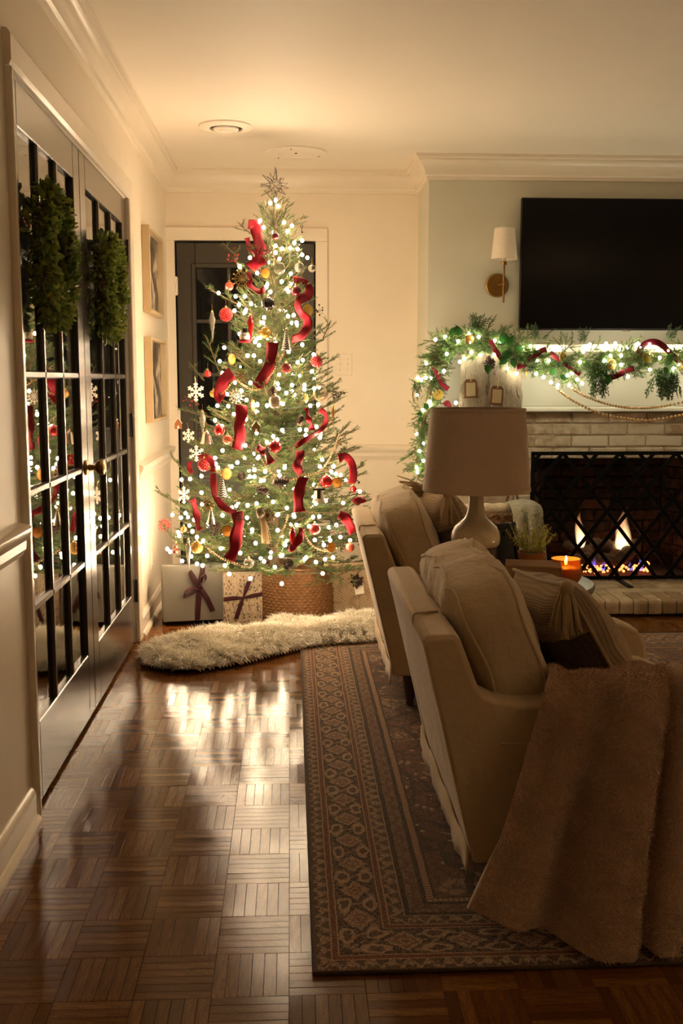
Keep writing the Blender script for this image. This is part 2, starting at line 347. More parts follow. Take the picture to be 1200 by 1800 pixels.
# ------------------------------------------------------------------ mesh helper
class MB:
    def __init__(s): s.v, s.f = [], []
    def add(s, vs, fs):
        o = len(s.v); s.v += [tuple(p) for p in vs]; s.f += [tuple(i + o for i in f) for f in fs]; return s
    def box(s, a, b, ch=0):
        (x0, y0, z0), (x1, y1, z1) = a, b
        if ch <= 0:
            return s.add([(x0, y0, z0), (x1, y0, z0), (x1, y1, z0), (x0, y1, z0), (x0, y0, z1), (x1, y0, z1), (x1, y1, z1), (x0, y1, z1)],
                         [(3, 2, 1, 0), (4, 5, 6, 7), (0, 1, 5, 4), (1, 2, 6, 5), (2, 3, 7, 6), (3, 0, 4, 7)])
        bm_v = []
        idx = {}
        for i, sx in enumerate((x0, x1)):
            for j, sy in enumerate((y0, y1)):
                for k, sz in enumerate((z0, z1)):
                    dx, dy, dz = (ch if i == 0 else -ch), (ch if j == 0 else -ch), (ch if k == 0 else -ch)
                    for ax, p in enumerate(((sx, sy + dy, sz + dz), (sx + dx, sy, sz + dz), (sx + dx, sy + dy, sz))):
                        idx[(i, j, k, ax)] = len(bm_v); bm_v.append(p)
        F = []
        I = lambda i, j, k, a: idx[(i, j, k, a)]
        for i in (0, 1):
            F.append([I(i, 0, 0, 0), I(i, 1, 0, 0), I(i, 1, 1, 0), I(i, 0, 1, 0)][::(1 if i else -1)])
            F.append([I(0, i, 0, 1), I(0, i, 1, 1), I(1, i, 1, 1), I(1, i, 0, 1)][::(1 if i else -1)])
            F.append([I(0, 0, i, 2), I(1, 0, i, 2), I(1, 1, i, 2), I(0, 1, i, 2)][::(1 if i else -1)])
        for i in (0, 1):
            for j in (0, 1):
                F.append([I(i, j, 0, 0), I(i, j, 1, 0), I(i, j, 1, 1), I(i, j, 0, 1)][::(1 if i == j else -1)][::-1])
                F.append([I(i, 0, j, 0), I(i, 1, j, 0), I(i, 1, j, 2), I(i, 0, j, 2)][::(-1 if i == j else 1)][::-1])
                F.append([I(0, i, j, 1), I(1, i, j, 1), I(1, i, j, 2), I(0, i, j, 2)][::(1 if i == j else -1)][::-1])
                for k in (0, 1):
                    F.append([I(i, j, k, 0), I(i, j, k, 1), I(i, j, k, 2)][::(1 if (i + j + k) % 2 else -1)])
        return s.add(bm_v, F)
    def prism(s, poly, y0, y1, ax='y'):
        n = len(poly)
        mk = {'y': lambda a, b, t: (a, t, b), 'x': lambda a, b, t: (t, a, b), 'z': lambda a, b, t: (a, b, t)}[ax]
        vs = [mk(a, b, y0) for a, b in poly] + [mk(a, b, y1) for a, b in poly]
        return s.add(vs, [tuple(range(n))[::-1], tuple(range(n, 2 * n))] + [(i, (i + 1) % n, n + (i + 1) % n, n + i) for i in range(n)])
    def tube(s, pts, r, n=6, closed=False, caps=True):
        P = [Vector(p) for p in pts]; N = len(P)
        R = list(r) if isinstance(r, (list, tuple)) else [r] * N
        T = [((P[(i + 1) % N] if closed else P[min(i + 1, N - 1)]) - (P[i - 1] if closed else P[max(i - 1, 0)])) for i in range(N)]
        T = [t.normalized() if t.length > 1e-9 else Vector((0, 0, 1)) for t in T]
        a = T[0].orthogonal().normalized(); vs = []
        for i in range(N):
            a = (a - T[i] * a.dot(T[i])); a = a.normalized() if a.length > 1e-6 else T[i].orthogonal().normalized()
            b = T[i].cross(a)
            for k in range(n):
                th = 2 * PI * k / n; vs.append(P[i] + (a * math.cos(th) + b * math.sin(th)) * R[i])
        fs = []
        for i in range(N if closed else N - 1):
            j = (i + 1) % N
            for k in range(n): fs.append((i * n + k, i * n + (k + 1) % n, j * n + (k + 1) % n, j * n + k))
        if caps and not closed: fs += [tuple(range(n))[::-1], tuple(range((N - 1) * n, N * n))]
        return s.add(vs, fs)
    def lathe(s, prof, n=24, c=(0, 0, 0), fn=None):
        vs, fs = [], []
        for i, (r, z) in enumerate(prof):
            for k in range(n):
                th = 2 * PI * k / n; rr = r * (fn(th, z) if fn else 1); vs.append((c[0] + rr * math.cos(th), c[1] + rr * math.sin(th), c[2] + z))
        for i in range(len(prof) - 1):
            for k in range(n): fs.append((i * n + k, i * n + (k + 1) % n, (i + 1) * n + (k + 1) % n, (i + 1) * n + k))
        fs += [tuple(range(n))[::-1], tuple(range((len(prof) - 1) * n, len(prof) * n))]
        return s.add(vs, fs)
    def ball(s, c, r, n=12, m=8, sc=(1, 1, 1)):
        vs = [(c[0], c[1], c[2] - r * sc[2])]; fs = []
        for i in range(1, m):
            ph = -PI / 2 + PI * i / m
            for k in range(n):
                th = 2 * PI * k / n; vs.append((c[0] + r * sc[0] * math.cos(ph) * math.cos(th), c[1] + r * sc[1] * math.cos(ph) * math.sin(th), c[2] + r * sc[2] * math.sin(ph)))
        vs.append((c[0], c[1], c[2] + r * sc[2])); L = len(vs) - 1
        for k in range(n):
            fs.append((0, 1 + (k + 1) % n, 1 + k)); fs.append((L, L - n + k, L - n + (k + 1) % n))
        for i in range(m - 2):
            for k in range(n): a = 1 + i * n; fs.append((a + k, a + (k + 1) % n, a + n + (k + 1) % n, a + n + k))
        return s.add(vs, fs)
    def mesh(s, name, mat, smooth=True, ang=40):
        me = bpy.data.meshes.new(name); me.from_pydata(s.v, [], s.f); me.update()
        if mat: me.materials.append(mat)
        if smooth:
            me.shade_smooth()
            try: me.set_sharp_from_angle(angle=math.radians(ang))
            except Exception: pass
        return me
    def build(s, name, mat, parent=None, smooth=True, ang=40, **kw):
        return link(name, s.mesh(name, mat, smooth, ang), parent, **kw)

def link(name, me, parent=None, loc=None, rot=None, scale=None, mw=None):
    o = bpy.data.objects.new(name, me); COL.objects.link(o)
    if parent: o.parent = parent
    if mw is not None: o.matrix_local = mw
    else:
        if loc is not None: o.location = loc
        if rot is not None: o.rotation_euler = rot
        if scale is not None: o.scale = scale if isinstance(scale, (tuple, list)) else (scale,) * 3
    return o
def tag(o, label=None, cat=None, group=None, kind=None):
    if label: o['label'] = label
    if cat: o['category'] = cat
    if group: o['group'] = group
    if kind: o['kind'] = kind
    return o
def thing(name, label, cat, loc=(0, 0, 0), rz=0, group=None, rot=None):
    o = bpy.data.objects.new(name, None); COL.objects.link(o); o.empty_display_size = .05
    o.location = loc; o.rotation_euler = rot if rot is not None else (0, 0, rz)
    return tag(o, label, cat, group)
def struct(o): o['kind'] = 'structure'; return o
def bevel(o, w, seg=3, ang=40):
    m = o.modifiers.new('soft_edges', 'BEVEL'); m.width = w; m.segments = seg; m.limit_method = 'ANGLE'; m.angle_limit = math.radians(ang); return o
def spline(pts, n=10, closed=False):
    P = [Vector(p) for p in pts]; N = len(P); out = []
    rng = range(N if closed else N - 1)
    for i in rng:
        g_ = (lambda k: P[k % N]) if closed else (lambda k: P[min(max(k, 0), N - 1)])
        p0, p1, p2, p3 = g_(i - 1), g_(i), g_(i + 1), g_(i + 2)
        for k in range(n):
            t = k / n
            out.append(.5 * ((2 * p1) + (p2 - p0) * t + (2 * p0 - 5 * p1 + 4 * p2 - p3) * t * t + (3 * p1 - p0 - 3 * p2 + p3) * t ** 3))
    if not closed: out.append(P[-1].copy())
    return out
def tri_mesh(name, V, F, mat, parent=None, kind=None):
    me = bpy.data.meshes.new(name); me.from_pydata(V.tolist() if hasattr(V, 'tolist') else V, [], F.tolist() if hasattr(F, 'tolist') else F); me.update()
    me.materials.append(mat); o = link(name, me, parent)
    if kind: o['kind'] = kind
    return o

# ================================================================== the room
LX, BY, CH = -.715, 6.15, 2.40          # left wall plane, back wall plane, ceiling height
RX, NY = 4.3, -3.0
D0, D1, DM = 2.755, 4.640, 3.650        # double door opening and meeting line
BX0, BFY = .757, 5.70                   # chimney breast left edge and front plane
BX1 = 3.0

struct(MB().box((LX - .15, NY - .12, CH), (RX + .12, BY + .15, CH + .1)).build('ceiling', M['ceiling'], smooth=False))
wl = MB().box((LX - .12, NY, 0), (LX, D0 - .02, CH)).box((LX - .12, D1 + .02, 0), (LX, BY + .12, CH)).box((LX - .12, D0 - .02, 1.985), (LX, D1 + .02, CH))
struct(wl.build('wall_left', M['wall'], smooth=False))
BD0, BD1, BDT = at(308, 423, BY).x, at(553, 423, BY).x, 1.995
wb = MB().box((LX, BY, 0), (BD0 - .02, BY + .12, CH)).box((BD1 + .02, BY, 0), (RX, BY + .12, CH)).box((BD0 - .02, BY, BDT + .015), (BD1 + .02, BY + .12, CH))
struct(wb.build('wall_back', M['wall'], smooth=False))
struct(MB().box((RX, NY, 0), (RX + .12, BY + .12, CH)).build('wall_right', M['wall'], smooth=False))
struct(MB().box((LX, NY - .12, 0), (RX, NY, CH)).build('wall_front', M['wall'], smooth=False))
FBX0, FBX1, FBT = 1.365, 2.42, .762     # firebox opening
cb = MB().box((BX0, BFY, 0), (FBX0 - .005, BY, CH)).box((FBX1 + .005, BFY, 0), (BX1, BY, CH)).box((FBX0 - .005, BFY, FBT + .01), (FBX1 + .005, BY, CH))
struct(cb.build('wall_chimney', M['wall_breast'], smooth=False))

def sweep(prof, path, name, mat, up=Vector((0, 0, 1))):
    """profile (out, z) along a horizontal path of points whose room side is on the right of travel, mitred"""
    P = [Vector(p) for p in path]; b = MB(); n = len(prof); vs = []
    for i, p in enumerate(P):
        d0 = (P[i] - P[i - 1]).normalized() if i else None; d1 = (P[i + 1] - P[i]).normalized() if i < len(P) - 1 else None
        n0 = Vector((d0.y, -d0.x, 0)) if d0 else None; n1 = Vector((d1.y, -d1.x, 0)) if d1 else None
        if n0 and n1: nn = (n0 + n1); nn = nn / max(.2, nn.dot(n0))
        else: nn = n0 or n1
        for o, z in prof: vs.append(p + nn * o + up * z)
    fs = []
    for i in range(len(P) - 1):
        for k in range(n): fs.append((i * n + k, i * n + (k + 1) % n, (i + 1) * n + (k + 1) % n, (i + 1) * n + k))
    fs += [tuple(range(n)), tuple(range((len(P) - 1) * n, len(P) * n))[::-1]]
    b.add(vs, fs); o = b.build(name, mat, ang=25)
    return struct(o)
crown = [(0, -.125), (.012, -.125), (.014, -.108), (.024, -.100), (.026, -.085), (.034, -.060), (.052, -.038), (.062, -.032), (.064, -.022), (.078, -.016), (.080, 0), (0, 0)]
sweep(crown, [(LX, NY, CH), (LX, BY, CH), (BX0, BY, CH), (BX0, BFY, CH), (BX1, BFY, CH), (BX1, BY, CH), (RX, BY, CH)], 'trim_1', M['trim'])
basep = [(0, 0), (.030, 0), (.030, .012), (.022, .022), (.016, .024), (.016, .082), (.010, .094), (.004, .100), (0, .100)]
sweep(basep, [(LX, NY, 0), (LX, D0 - .045, 0)], 'baseboard_left', M['trim'])
sweep(basep, [(LX, D1 + .10, 0), (LX, BY, 0), (BD0 - .09, BY, 0)], 'baseboard_corner', M['trim'])
sweep(basep, [(BD1 + .09, BY, 0), (BX0, BY, 0), (BX0, BFY + .02, 0)], 'baseboard_back', M['trim'])
railp = [(0, -.045), (.010, -.045), (.014, -.032), (.018, -.028), (.020, -.005), (.030, .008), (.034, .016), (.036, .030), (.028, .036), (.014, .040), (0, .042)]
sweep(railp, [(LX, NY, .787), (LX, D0 - .055, .787)], 'trim_2', M['trim'])
sweep(railp, [(LX, D1 + .12, .772), (LX, BY, .772), (BD0 - .09, BY, .772)], 'trim_3', M['trim'])
sweep(railp, [(BD1 + .09, BY, .772), (BX0, BY, .772)], 'trim_4', M['trim'])
# door casings
casp = [(0, 0), (.085, 0), (.085, .008), (.070, .016), (.020, .020), (.006, .014), (0, .014)]
cs = MB()
cs.box((LX - .10, D0 - .019, 0), (LX + .020, D0 - .003, 1.986), .003)
cs.box((LX - .10, D1 + .004, 0), (LX, D1 + .019, 1.986))
cs.box((LX, D1 + .006, 0), (LX + .020, D1 + .092, 1.986), .004)
cs.box((LX - .10, D0 - .003, 1.9835), (LX - .002, D1 + .003, 1.9848))
cs.prism([(LX, 1.988), (LX + .014, 1.988), (LX + .020, 2.0), (LX + .020, 2.062), (LX + .012, 2.076), (LX, 2.078)], D0 - .02, D1 + .092)
struct(cs.build('trim_5', M['trim'], ang=20))
cs = MB()
cs.box((BD0 - .075, BY - .020, 0), (BD0 - .004, BY, BDT + .01), .004).box((BD1 + .004, BY - .020, 0), (BD1 + .075, BY, BDT + .01), .004)
cs.box((BD0 - .075, BY - .021, BDT + .010), (BD1 + .075, BY, BDT + .085), .004)
struct(cs.build('trim_6', M['trim'], ang=20))

# ------------------------------------------------------------------ floor: parquet of six-slat blocks
floor = struct(MB().box((LX - 1.2, NY, -.06), (RX, BY + .4, -.0085)).build('floor', M['subfloor'], smooth=False))
T, NS = .1525, 6
sw = T / NS
def slat_mb(len_, wid): return MB().box((-len_ / 2, -wid / 2, -.008), (len_ / 2, wid / 2, 0), .00045)
slat_me = slat_mb(T - .0006, sw - .0005).mesh('slat', M['parquet'], smooth=False)
slots = []
X_OFF, Y_OFF = -.010, 2.030
for i in range(-6, 22):
    for j in range(-9, 28):
        x0, y0 = X_OFF + i * T, Y_OFF + j * T
        if x0 + T < LX - .02 or y0 + T > BY + .02: continue
        if x0 > RUG[0] + .12 and y0 + T > RUG[1] + .12 and y0 < RUG[3] - .25: continue       # under the rug
        for k in range(NS):
            if (i + j) % 2: c, rz = (x0 + T / 2, y0 + (k + .5) * sw), 0
            else: c, rz = (x0 + (k + .5) * sw, y0 + T / 2), PI / 2
            if c[0] < LX + .005 : continue
            slots.append((c, rz))
def inview(c):
    d = Vector((c[0], c[1], 0)) - EYE; w = d.dot(FWD)
    if w < .2: return 0
    px, py = 600 + FPX * d.dot(RGT) / w, 900 - FPX * d.dot(UPV) / w
    if not (-10 < px < 1210 and 0 < py < 1805): return 0
    if c[0] > RUG[0] + .01 and RUG[1] < c[1] < RUG[3]: return 0
    return 1 / w ** 2
slots.sort(key=lambda q: -inview(q[0]))
rest = MB()
for n_, (c, rz) in enumerate(slots):
    tx, ty, dz = random.gauss(0, .0032), random.gauss(0, .0032), random.uniform(-.0004, .0)
    if n_ < 300: link('slat', slat_me, floor, (c[0], c[1], dz), (tx, ty, rz))
    else:
        Mx = Matrix.Translation((c[0], c[1], dz)) @ Euler((tx, ty, rz)).to_matrix().to_4x4()
        b = slat_mb(T - .0006, sw - .0005); rest.add([Mx @ Vector(p) for p in b.v], b.f)
o = rest.build('slats', M['parquet'], floor, smooth=False); o['kind'] = 'stuff'

# ------------------------------------------------------------------ glazed double doors in the left wall
def hinge(parent, loc, h=.095, along=1):
    b = MB().box((0, -.016, -h / 2), (.004, .016, h / 2), .0012); b.tube([(.006, 0, -h / 2 - .004), (.006, 0, h / 2 + .004)], .0065, 8)
    o = b.build('hinge', M['bronze'], parent, loc=loc)
    return o
def french_door(name, y0, y1, stile0, stile1):
    root = bpy.data.objects.new(name, None); COL.objects.link(root); struct(root); root.location = (LX, y0, 0)
    w = y1 - y0; th = .040; zt, zb = 1.865, .240; top = 1.982; bot = .012
    def part(nm, a, b, ch=.003): return MB().box(a, b, ch).build(nm, M['door'], root, ang=20)
    part('stile', (-th, .002, bot), (0, stile0, top)); part('stile', (-th, w - stile1, bot), (0, w - .002, top))
    part('rail', (-th, stile0, zt), (0, w - stile1, top)); part('rail', (-th, stile0, bot), (0, w - stile1, zb))
    gw = (w - stile0 - stile1); mw = .024; cols, rows = 3, 5
    pw = gw / cols; ph = (zt - zb) / rows
    for i in range(1, cols):
        yc = stile0 + i * pw; MB().prism([(-.032, yc - mw / 2), (-.009, yc - mw / 2), (-.002, yc - .007), (-.002, yc + .007), (-.009, yc + mw / 2), (-.032, yc + mw / 2)], zb, zt, 'z').build('muntin', M['door'], root, ang=20)
    for j in range(1, rows):
        zc = zb + j * ph
        MB().prism([(-.032, zc - mw / 2), (-.009, zc - mw / 2), (-.002, zc - .007), (-.002, zc + .007), (-.009, zc + mw / 2), (-.032, zc + mw / 2)], stile0, w - stile1, 'y').build('muntin', M['door'], root, ang=20)
    for i in range(cols):
        for j in range(rows):
            a = (stile0 + i * pw + (.012 if i else 0), zb + j * ph + (.012 if j else 0)); b = (stile0 + (i + 1) * pw - (.012 if i < 2 else 0), zb + (j + 1) * ph - (.012 if j < 4 else 0))
            MB().box((-.018, a[0], a[1]), (-.014, b[0], b[1])).build('pane', M['glass'], root, smooth=False)
    return root
dA = french_door('door_1', D0, DM, .088, .100); dB = french_door('door_2', DM, D1, .100, .098)
for z in (1.757, 1.0, .250): hinge(dA, (.001, .004, z)); hinge(dB, (.001, D1 - DM - .004, z - (.005 if z < .9 else 0)))
kn = thing('knob', None, None, (0, 0, 0)); del_props = [kn.__delitem__(k) for k in list(kn.keys())]
kn.parent = dA; kn.location = (0, DM - D0 - .045, .897)
b = MB().lathe([(.0, 0), (.027, 0), (.027, .004), (.022, .008), (.010, .010), (.009, .030), (.016, .036), (.026, .044), (.028, .054), (.024, .064), (.012, .069), (.0, .070)], 24)
o = b.build('door_handle', M['brass'], kn, rot=(0, PI / 2, 0))

# back door with a nine-light window
bd = bpy.data.objects.new('door_3', None); COL.objects.link(bd); struct(bd); bd.location = (BD0, BY + .012, 0)
w = BD1 - BD0; g0, g1, zt, zb = .110, w - .110, 1.855, .92
def bpart(nm, a, b, mat='back_door', ch=.003): return MB().box(a, b, ch).build(nm, M[mat], bd, ang=20)
bpart('stile', (.003, 0, .01), (g0, .04, BDT)); bpart('stile', (g1, 0, .01), (w - .003, .04, BDT)); bpart('rail', (g0, 0, zt), (g1, .04, BDT)); bpart('rail', (g0, 0, .01), (g1, .04, zb))
for a, b in (((g0 - .022, -.012, zb - .022), (g0 + .004, .004, zt + .022)), ((g1 - .004, -.012, zb - .022), (g1 + .022, .004, zt + .022)), ((g0, -.012, zt - .004), (g1, .004, zt + .022)), ((g0, -.012, zb - .022), (g1, .004, zb + .004))): bpart('molding', a, b, ch=.005)
for i in (1, 2):
    x_ = g0 + (g1 - g0) * i / 3; bpart('muntin', (x_ - .011, -.004, zb), (x_ + .011, .022, zt), ch=.004)
    z_ = zb + (zt - zb) * i / 3; bpart('muntin', (g0, -.004, z_ - .011), (g1, .022, z_ + .011), ch=.004)
for i in range(3):
    for j in range(3):
        a, b = g0 + (g1 - g0) * i / 3 + .008, g0 + (g1 - g0) * (i + 1) / 3 - .008; c_, d_ = zb + (zt - zb) * j / 3 + .008, zb + (zt - zb) * (j + 1) / 3 - .008
        MB().box((a, .010, c_), (b, .014, d_)).build('pane', M['glass'], bd, smooth=False)
for z in (1.745, .98, .25): MB().box((-.012, -.016, z - .05), (.010, -.004, z + .05), .002).tube([(-.001, -.018, z - .054), (-.001, -.018, z + .054)], .007, 8).build('hinge', M['trim'], bd)

# ------------------------------------------------------------------ wall fittings
p = at(604, 641, BY)
sp = thing('light_switch', 'cream double switch plate on back wall beside the grey door', 'light switch', (p.x, BY, p.z))
MB().box((-.050, -.006, -.064), (.050, 0, .064), .003).build('plate', M['switch'], sp)
for dx in (-.023, .023):
    MB().box((dx - .005, -.016, -.004), (dx + .005, -.005, .013), .002).build('toggle', M['switch'], sp)
    for dz in (-.030, .030): MB().ball((dx, -.006, dz), .003, 8, 4).build('screw', M['silver'], sp)
p = atx(266, 985, LX)
ol = thing('wall_outlet', 'cream outlet plate low on left wall behind the tree', 'outlet', (LX, p.y, .30))
MB().box((0, -.036, -.058), (.005, .036, .058), .002).build('plate', M['switch'], ol)
for dz in (-.022, .022): MB().box((.004, -.017, dz - .014), (.007, .017, dz + .014), .003).build('socket', M['switch'], ol)

def pic(y0, y1, z0, z1, label):
    r = thing('picture_frame', label, 'picture frame', (LX, (y0 + y1) / 2, (z0 + z1) / 2), group='framed photos on the left wall')
    hy, hz, d, t = (y1 - y0) / 2, (z1 - z0) / 2, .040, .016
    for nm, a, b in (('side', (.001, -hy, -hz), (d, -hy + t, hz)), ('side', (.001, hy - t, -hz), (d, hy, hz)), ('side', (.001, -hy + t, hz - t), (d, hy - t, hz)), ('side', (.001, -hy + t, -hz), (d, hy - t, -hz + t))):
        MB().box(a, b, .0015).build('frame_side', M['frame_wood'], r, ang=20)
    MB().box((.006, -hy + t, -hz + t), (.010, hy - t, hz - t)).build('photo', M['photo'], r, smooth=False)
    return r
pic(5.12, 5.66, 1.530, 1.945, 'pale wood shadow-box frame with dark snowy photo, upper of two')
pic(5.12, 5.70, .990, 1.410, 'pale wood shadow-box frame with dark snowy photo, lower of two')

# ceiling vent and round cover
p = atz(397, 222, CH)
cv = thing('ceiling_vent', 'round white ceiling vent with dark open ring slots', 'vent', (p.x, p.y, CH))
MB().lathe([(.128, 0), (.128, -.006), (.120, -.010), (.086, -.016), (.078, -.012), (.078, 0)], 48).build('outer_ring', M['ceiling'], cv)
MB().lathe([(.074, -.002), (.074, -.003), (.0, -.003), (.0, -.002)], 32).build('duct', M['black_plastic'], cv)
MB().lathe([(.062, -.012), (.060, -.018), (.046, -.026), (.044, -.022)], 40).build('inner_ring', M['ceiling'], cv)
MB().lathe([(.034, -.018), (.032, -.026), (.010, -.032), (.0, -.032), (.0, -.018)], 32).build('center_cone', M['ceiling'], cv)
p = atz(520, 268, CH)
cv = thing('ceiling_cover', 'round flat cream ceiling cover plate above the tree star', 'cover plate', (p.x, p.y, CH))
MB().lathe([(.165, 0), (.165, -.006), (.158, -.010), (.095, -.010), (.090, -.004), (.0, -.004), (.0, 0)], 48).build('plate', M['ceiling'], cv)
for a in range(3): MB().ball((.128 * math.cos(a * 2.1 + .3), .128 * math.sin(a * 2.1 + .3), -.010), .004, 8, 4).build('screw', M['bronze'], cv)
MB().ball((0, 0, -.005), .008, 8, 4, (1, 1, .4)).build('center_screw', M['bronze'], cv)

# ------------------------------------------------------------------ fireplace
fp = thing('fireplace', 'whitewashed brick fireplace with hearth and painted mantel under the television', 'fireplace', (1.88, BFY, 0))
def fpart(mb, name, mat, ang=30, kind=None):
    mb.v = [(x - 1.88, y - BFY, z) for x, y, z in mb.v]; o = mb.build(name, M[mat], fp, ang=ang)
    if kind: o['kind'] = kind
    return o
BRF = 5.66                                          # brick face
bl, bh, bj = .203, .0575, .0085
cache = {}
def brick_obj(name, mat, c, size, rotz=0, jit=.0025):
    key = (name, mat, tuple(round(q, 3) for q in size), random.randrange(3))
    if key not in cache:
        b = MB().box((-size[0] / 2, -size[1] / 2, -size[2] / 2), (size[0] / 2, size[1] / 2, size[2] / 2), .005)
        b.v = [(x + random.uniform(-1, 1) * .0015, y + random.uniform(-1, 1) * .0015, z + random.uniform(-1, 1) * .0015) for x, y, z in b.v]
        cache[key] = b.mesh(name, M[mat], True, 25)
    return link(name, cache[key], fp, (c[0] - 1.88, c[1] - BFY + random.uniform(-jit, jit), c[2]), (random.gauss(0, .006), random.gauss(0, .004), rotz + random.gauss(0, .004)))
fpart(MB().box((BX0 + .07, BRF + .010, .08), (FBX0, BFY, 1.022)).box((FBX1, BRF + .010, .08), (2.93, BFY, 1.022)).box((FBX0, BRF + .010, FBT + .002), (FBX1, BFY, 1.022)), 'mortar', 'mortar')
z = 1.020; row = 0
while z > .10:
    zc = z - bh / 2
    xx = BX0 + .075 - (0 if row % 2 else (bl + bj) / 2)
    while xx < 2.92:
        a, b_ = max(xx, BX0 + .075), min(xx + bl, 2.92)
        xx += bl + bj
        if zc > FBT: segs = [(a, b_)]
        else: segs = [(a, min(b_, FBX0 - .002)), (max(a, FBX1 + .002), b_)]
        for s0, s1 in segs:
            if s1 - s0 > .03: brick_obj('brick', 'whitewashed_brick', ((s0 + s1) / 2, BRF + .030, zc), (s1 - s0, .060, bh))
    z -= bh + bj; row += 1
# hearth
HZ, HY0 = .090, 5.03
fpart(MB().box((.93, HY0 + .03, 0), (2.93, BRF + .03, .075)), 'hearth_base', 'soot_and_shade')  # dark toe recess: shade under the front bricks is put into this colour
hx = .93
while hx < 2.9:
    key = 'nose'
    if key not in cache:
        pr_ = [(0, .018), (0, .066), (.006, .080), (.018, .089), (.195, .090), (.195, .018)]
        b = MB().prism(pr_, -.0325, .0325, 'x'); b.v = [(x, y, z) for x, y, z in b.v]; cache[key] = b.mesh('hearth_brick', M['hearth_brick'], True, 50)
    link('hearth_brick', cache[key], fp, (hx + .0325 - 1.88, HY0 - BFY + random.uniform(-.003, .003), random.uniform(-.002, .001)), (0, 0, random.gauss(0, .012)))
    hx += .074
yy = HY0 + .202; row = 0
fpart(MB().box((.93, HY0 + .012, .02), (2.93, BRF, .0835)), 'hearth_mortar', 'mortar')
while yy < BRF - .01:
    xx = .93 - (0 if row % 2 else .105); d_ = min(.098, BRF + .0 - yy)
    while xx < 2.92:
        a, b_ = max(xx, .93), min(xx + bl, 2.92); xx += bl + bj
        if b_ - a > .03 and d_ > .03: brick_obj('hearth_brick', 'hearth_brick', ((a + b_) / 2, yy + d_ / 2, .070), (b_ - a, d_, .040), jit=.0015)
    yy += .098 + bj; row += 1
# firebox: back and splayed sides in sooty brick, floor
FY = 6.13
fb = MB()
fb.add([(FBX0, BRF + .02, .075), (FBX0 + .16, FY, .075), (FBX1 - .16, FY, .075), (FBX1, BRF + .02, .075), (FBX0, BRF + .02, FBT), (FBX0 + .16, FY, FBT), (FBX1 - .16, FY, FBT), (FBX1, BRF + .02, FBT)],
       [(0, 1, 5, 4), (1, 2, 6, 5), (2, 3, 7, 6), (3, 2, 1, 0), (4, 5, 6, 7)])
fpart(fb, 'firebox', 'soot_and_shade')
z = .085; row = 0
while z < FBT - .02:
    zc = z + .030
    xx = FBX0 + .165 - (.0 if row % 2 else .1)
    while xx < FBX1 - .17:
        a, b_ = max(xx, FBX0 + .165), min(xx + .2, FBX1 - .165); xx += .209
        if b_ - a > .03: brick_obj('firebox_brick', 'sooty_firebrick', ((a + b_) / 2, FY - .010, zc), (b_ - a, .02, .058))
    L_ = math.hypot(.16, FY - BRF - .02)
    for sgn, xs in ((1, FBX0), (-1, FBX1)):
        ang = math.atan2(FY - BRF - .02, .16 * sgn); t_ = .02 + (0 if row % 2 else -.1)
        while t_ < L_ - .02:
            a, b_ = max(t_, .02), min(t_ + .2, L_ - .02); t_ += .209
            if b_ - a > .03:
                m_ = (a + b_) / 2; brick_obj('firebox_brick', 'sooty_firebrick', (xs + sgn * .16 * m_ / L_ + sgn * .006, BRF + .02 + (FY - BRF - .02) * m_ / L_, zc), (b_ - a, .02, .058), ang)
    z += .0675; row += 1
# mantel
fpart(MB().box((.80, 5.615, 1.055), (2.96, BFY, 1.345), .004), 'frieze', 'wall_breast')
fpart(MB().prism([(5.700, 1.024), (5.612, 1.024), (5.600, 1.030), (5.600, 1.044), (5.608, 1.054), (5.700, 1.060)], .79, 2.97, 'x'), 'lower_molding', 'wall_breast')
fpart(MB().prism([(5.700, 1.325), (5.600, 1.325), (5.588, 1.342), (5.575, 1.346), (5.490, 1.346), (5.484, 1.352), (5.484, 1.384), (5.490, 1.390), (5.700, 1.390)], .78, 2.98, 'x'), 'mantel_shelf', 'trim')

# fire screen
SY = 5.53; SX0, SX1, SZ0, SZ1 = 1.322, 2.46, .100, .802
fs = thing('fire_screen', 'black iron lattice fire screen standing on the hearth', 'fire screen', (SX0, SY, HZ))
def fbar(nm, a, b, t=.020, d=.012):
    a, b = Vector(a), Vector(b); dirv = (b - a); L_ = dirv.length; dirv.normalize(); nrm = Vector((0, 1, 0)); side = dirv.cross(nrm)
    vs = [q + side * (sx * t / 2) + nrm * (sy * d / 2) for q in (a, b) for sx, sy in ((-1, -1), (1, -1), (1, 1), (-1, 1))]
    bb = MB().add(vs, [(0, 1, 2, 3), (7, 6, 5, 4), (0, 4, 5, 1), (1, 5, 6, 2), (2, 6, 7, 3), (3, 7, 4, 0)]); return bb.build(nm, M['black_iron'], fs, smooth=False)
SWD, SHT = SX1 - SX0, SZ1 - SZ0; zb_ = SZ0 - HZ
fbar('frame_bar', (0, 0, zb_), (0, 0, zb_ + SHT)); fbar('frame_bar', (SWD, 0, zb_), (SWD, 0, zb_ + SHT)); fbar('frame_bar', (-.01, 0, zb_ + SHT), (SWD + .01, 0, zb_ + SHT)); fbar('frame_bar', (-.01, 0, zb_ + .008), (SWD + .01, 0, zb_ + .008))
SL = 1.28; PER = .315
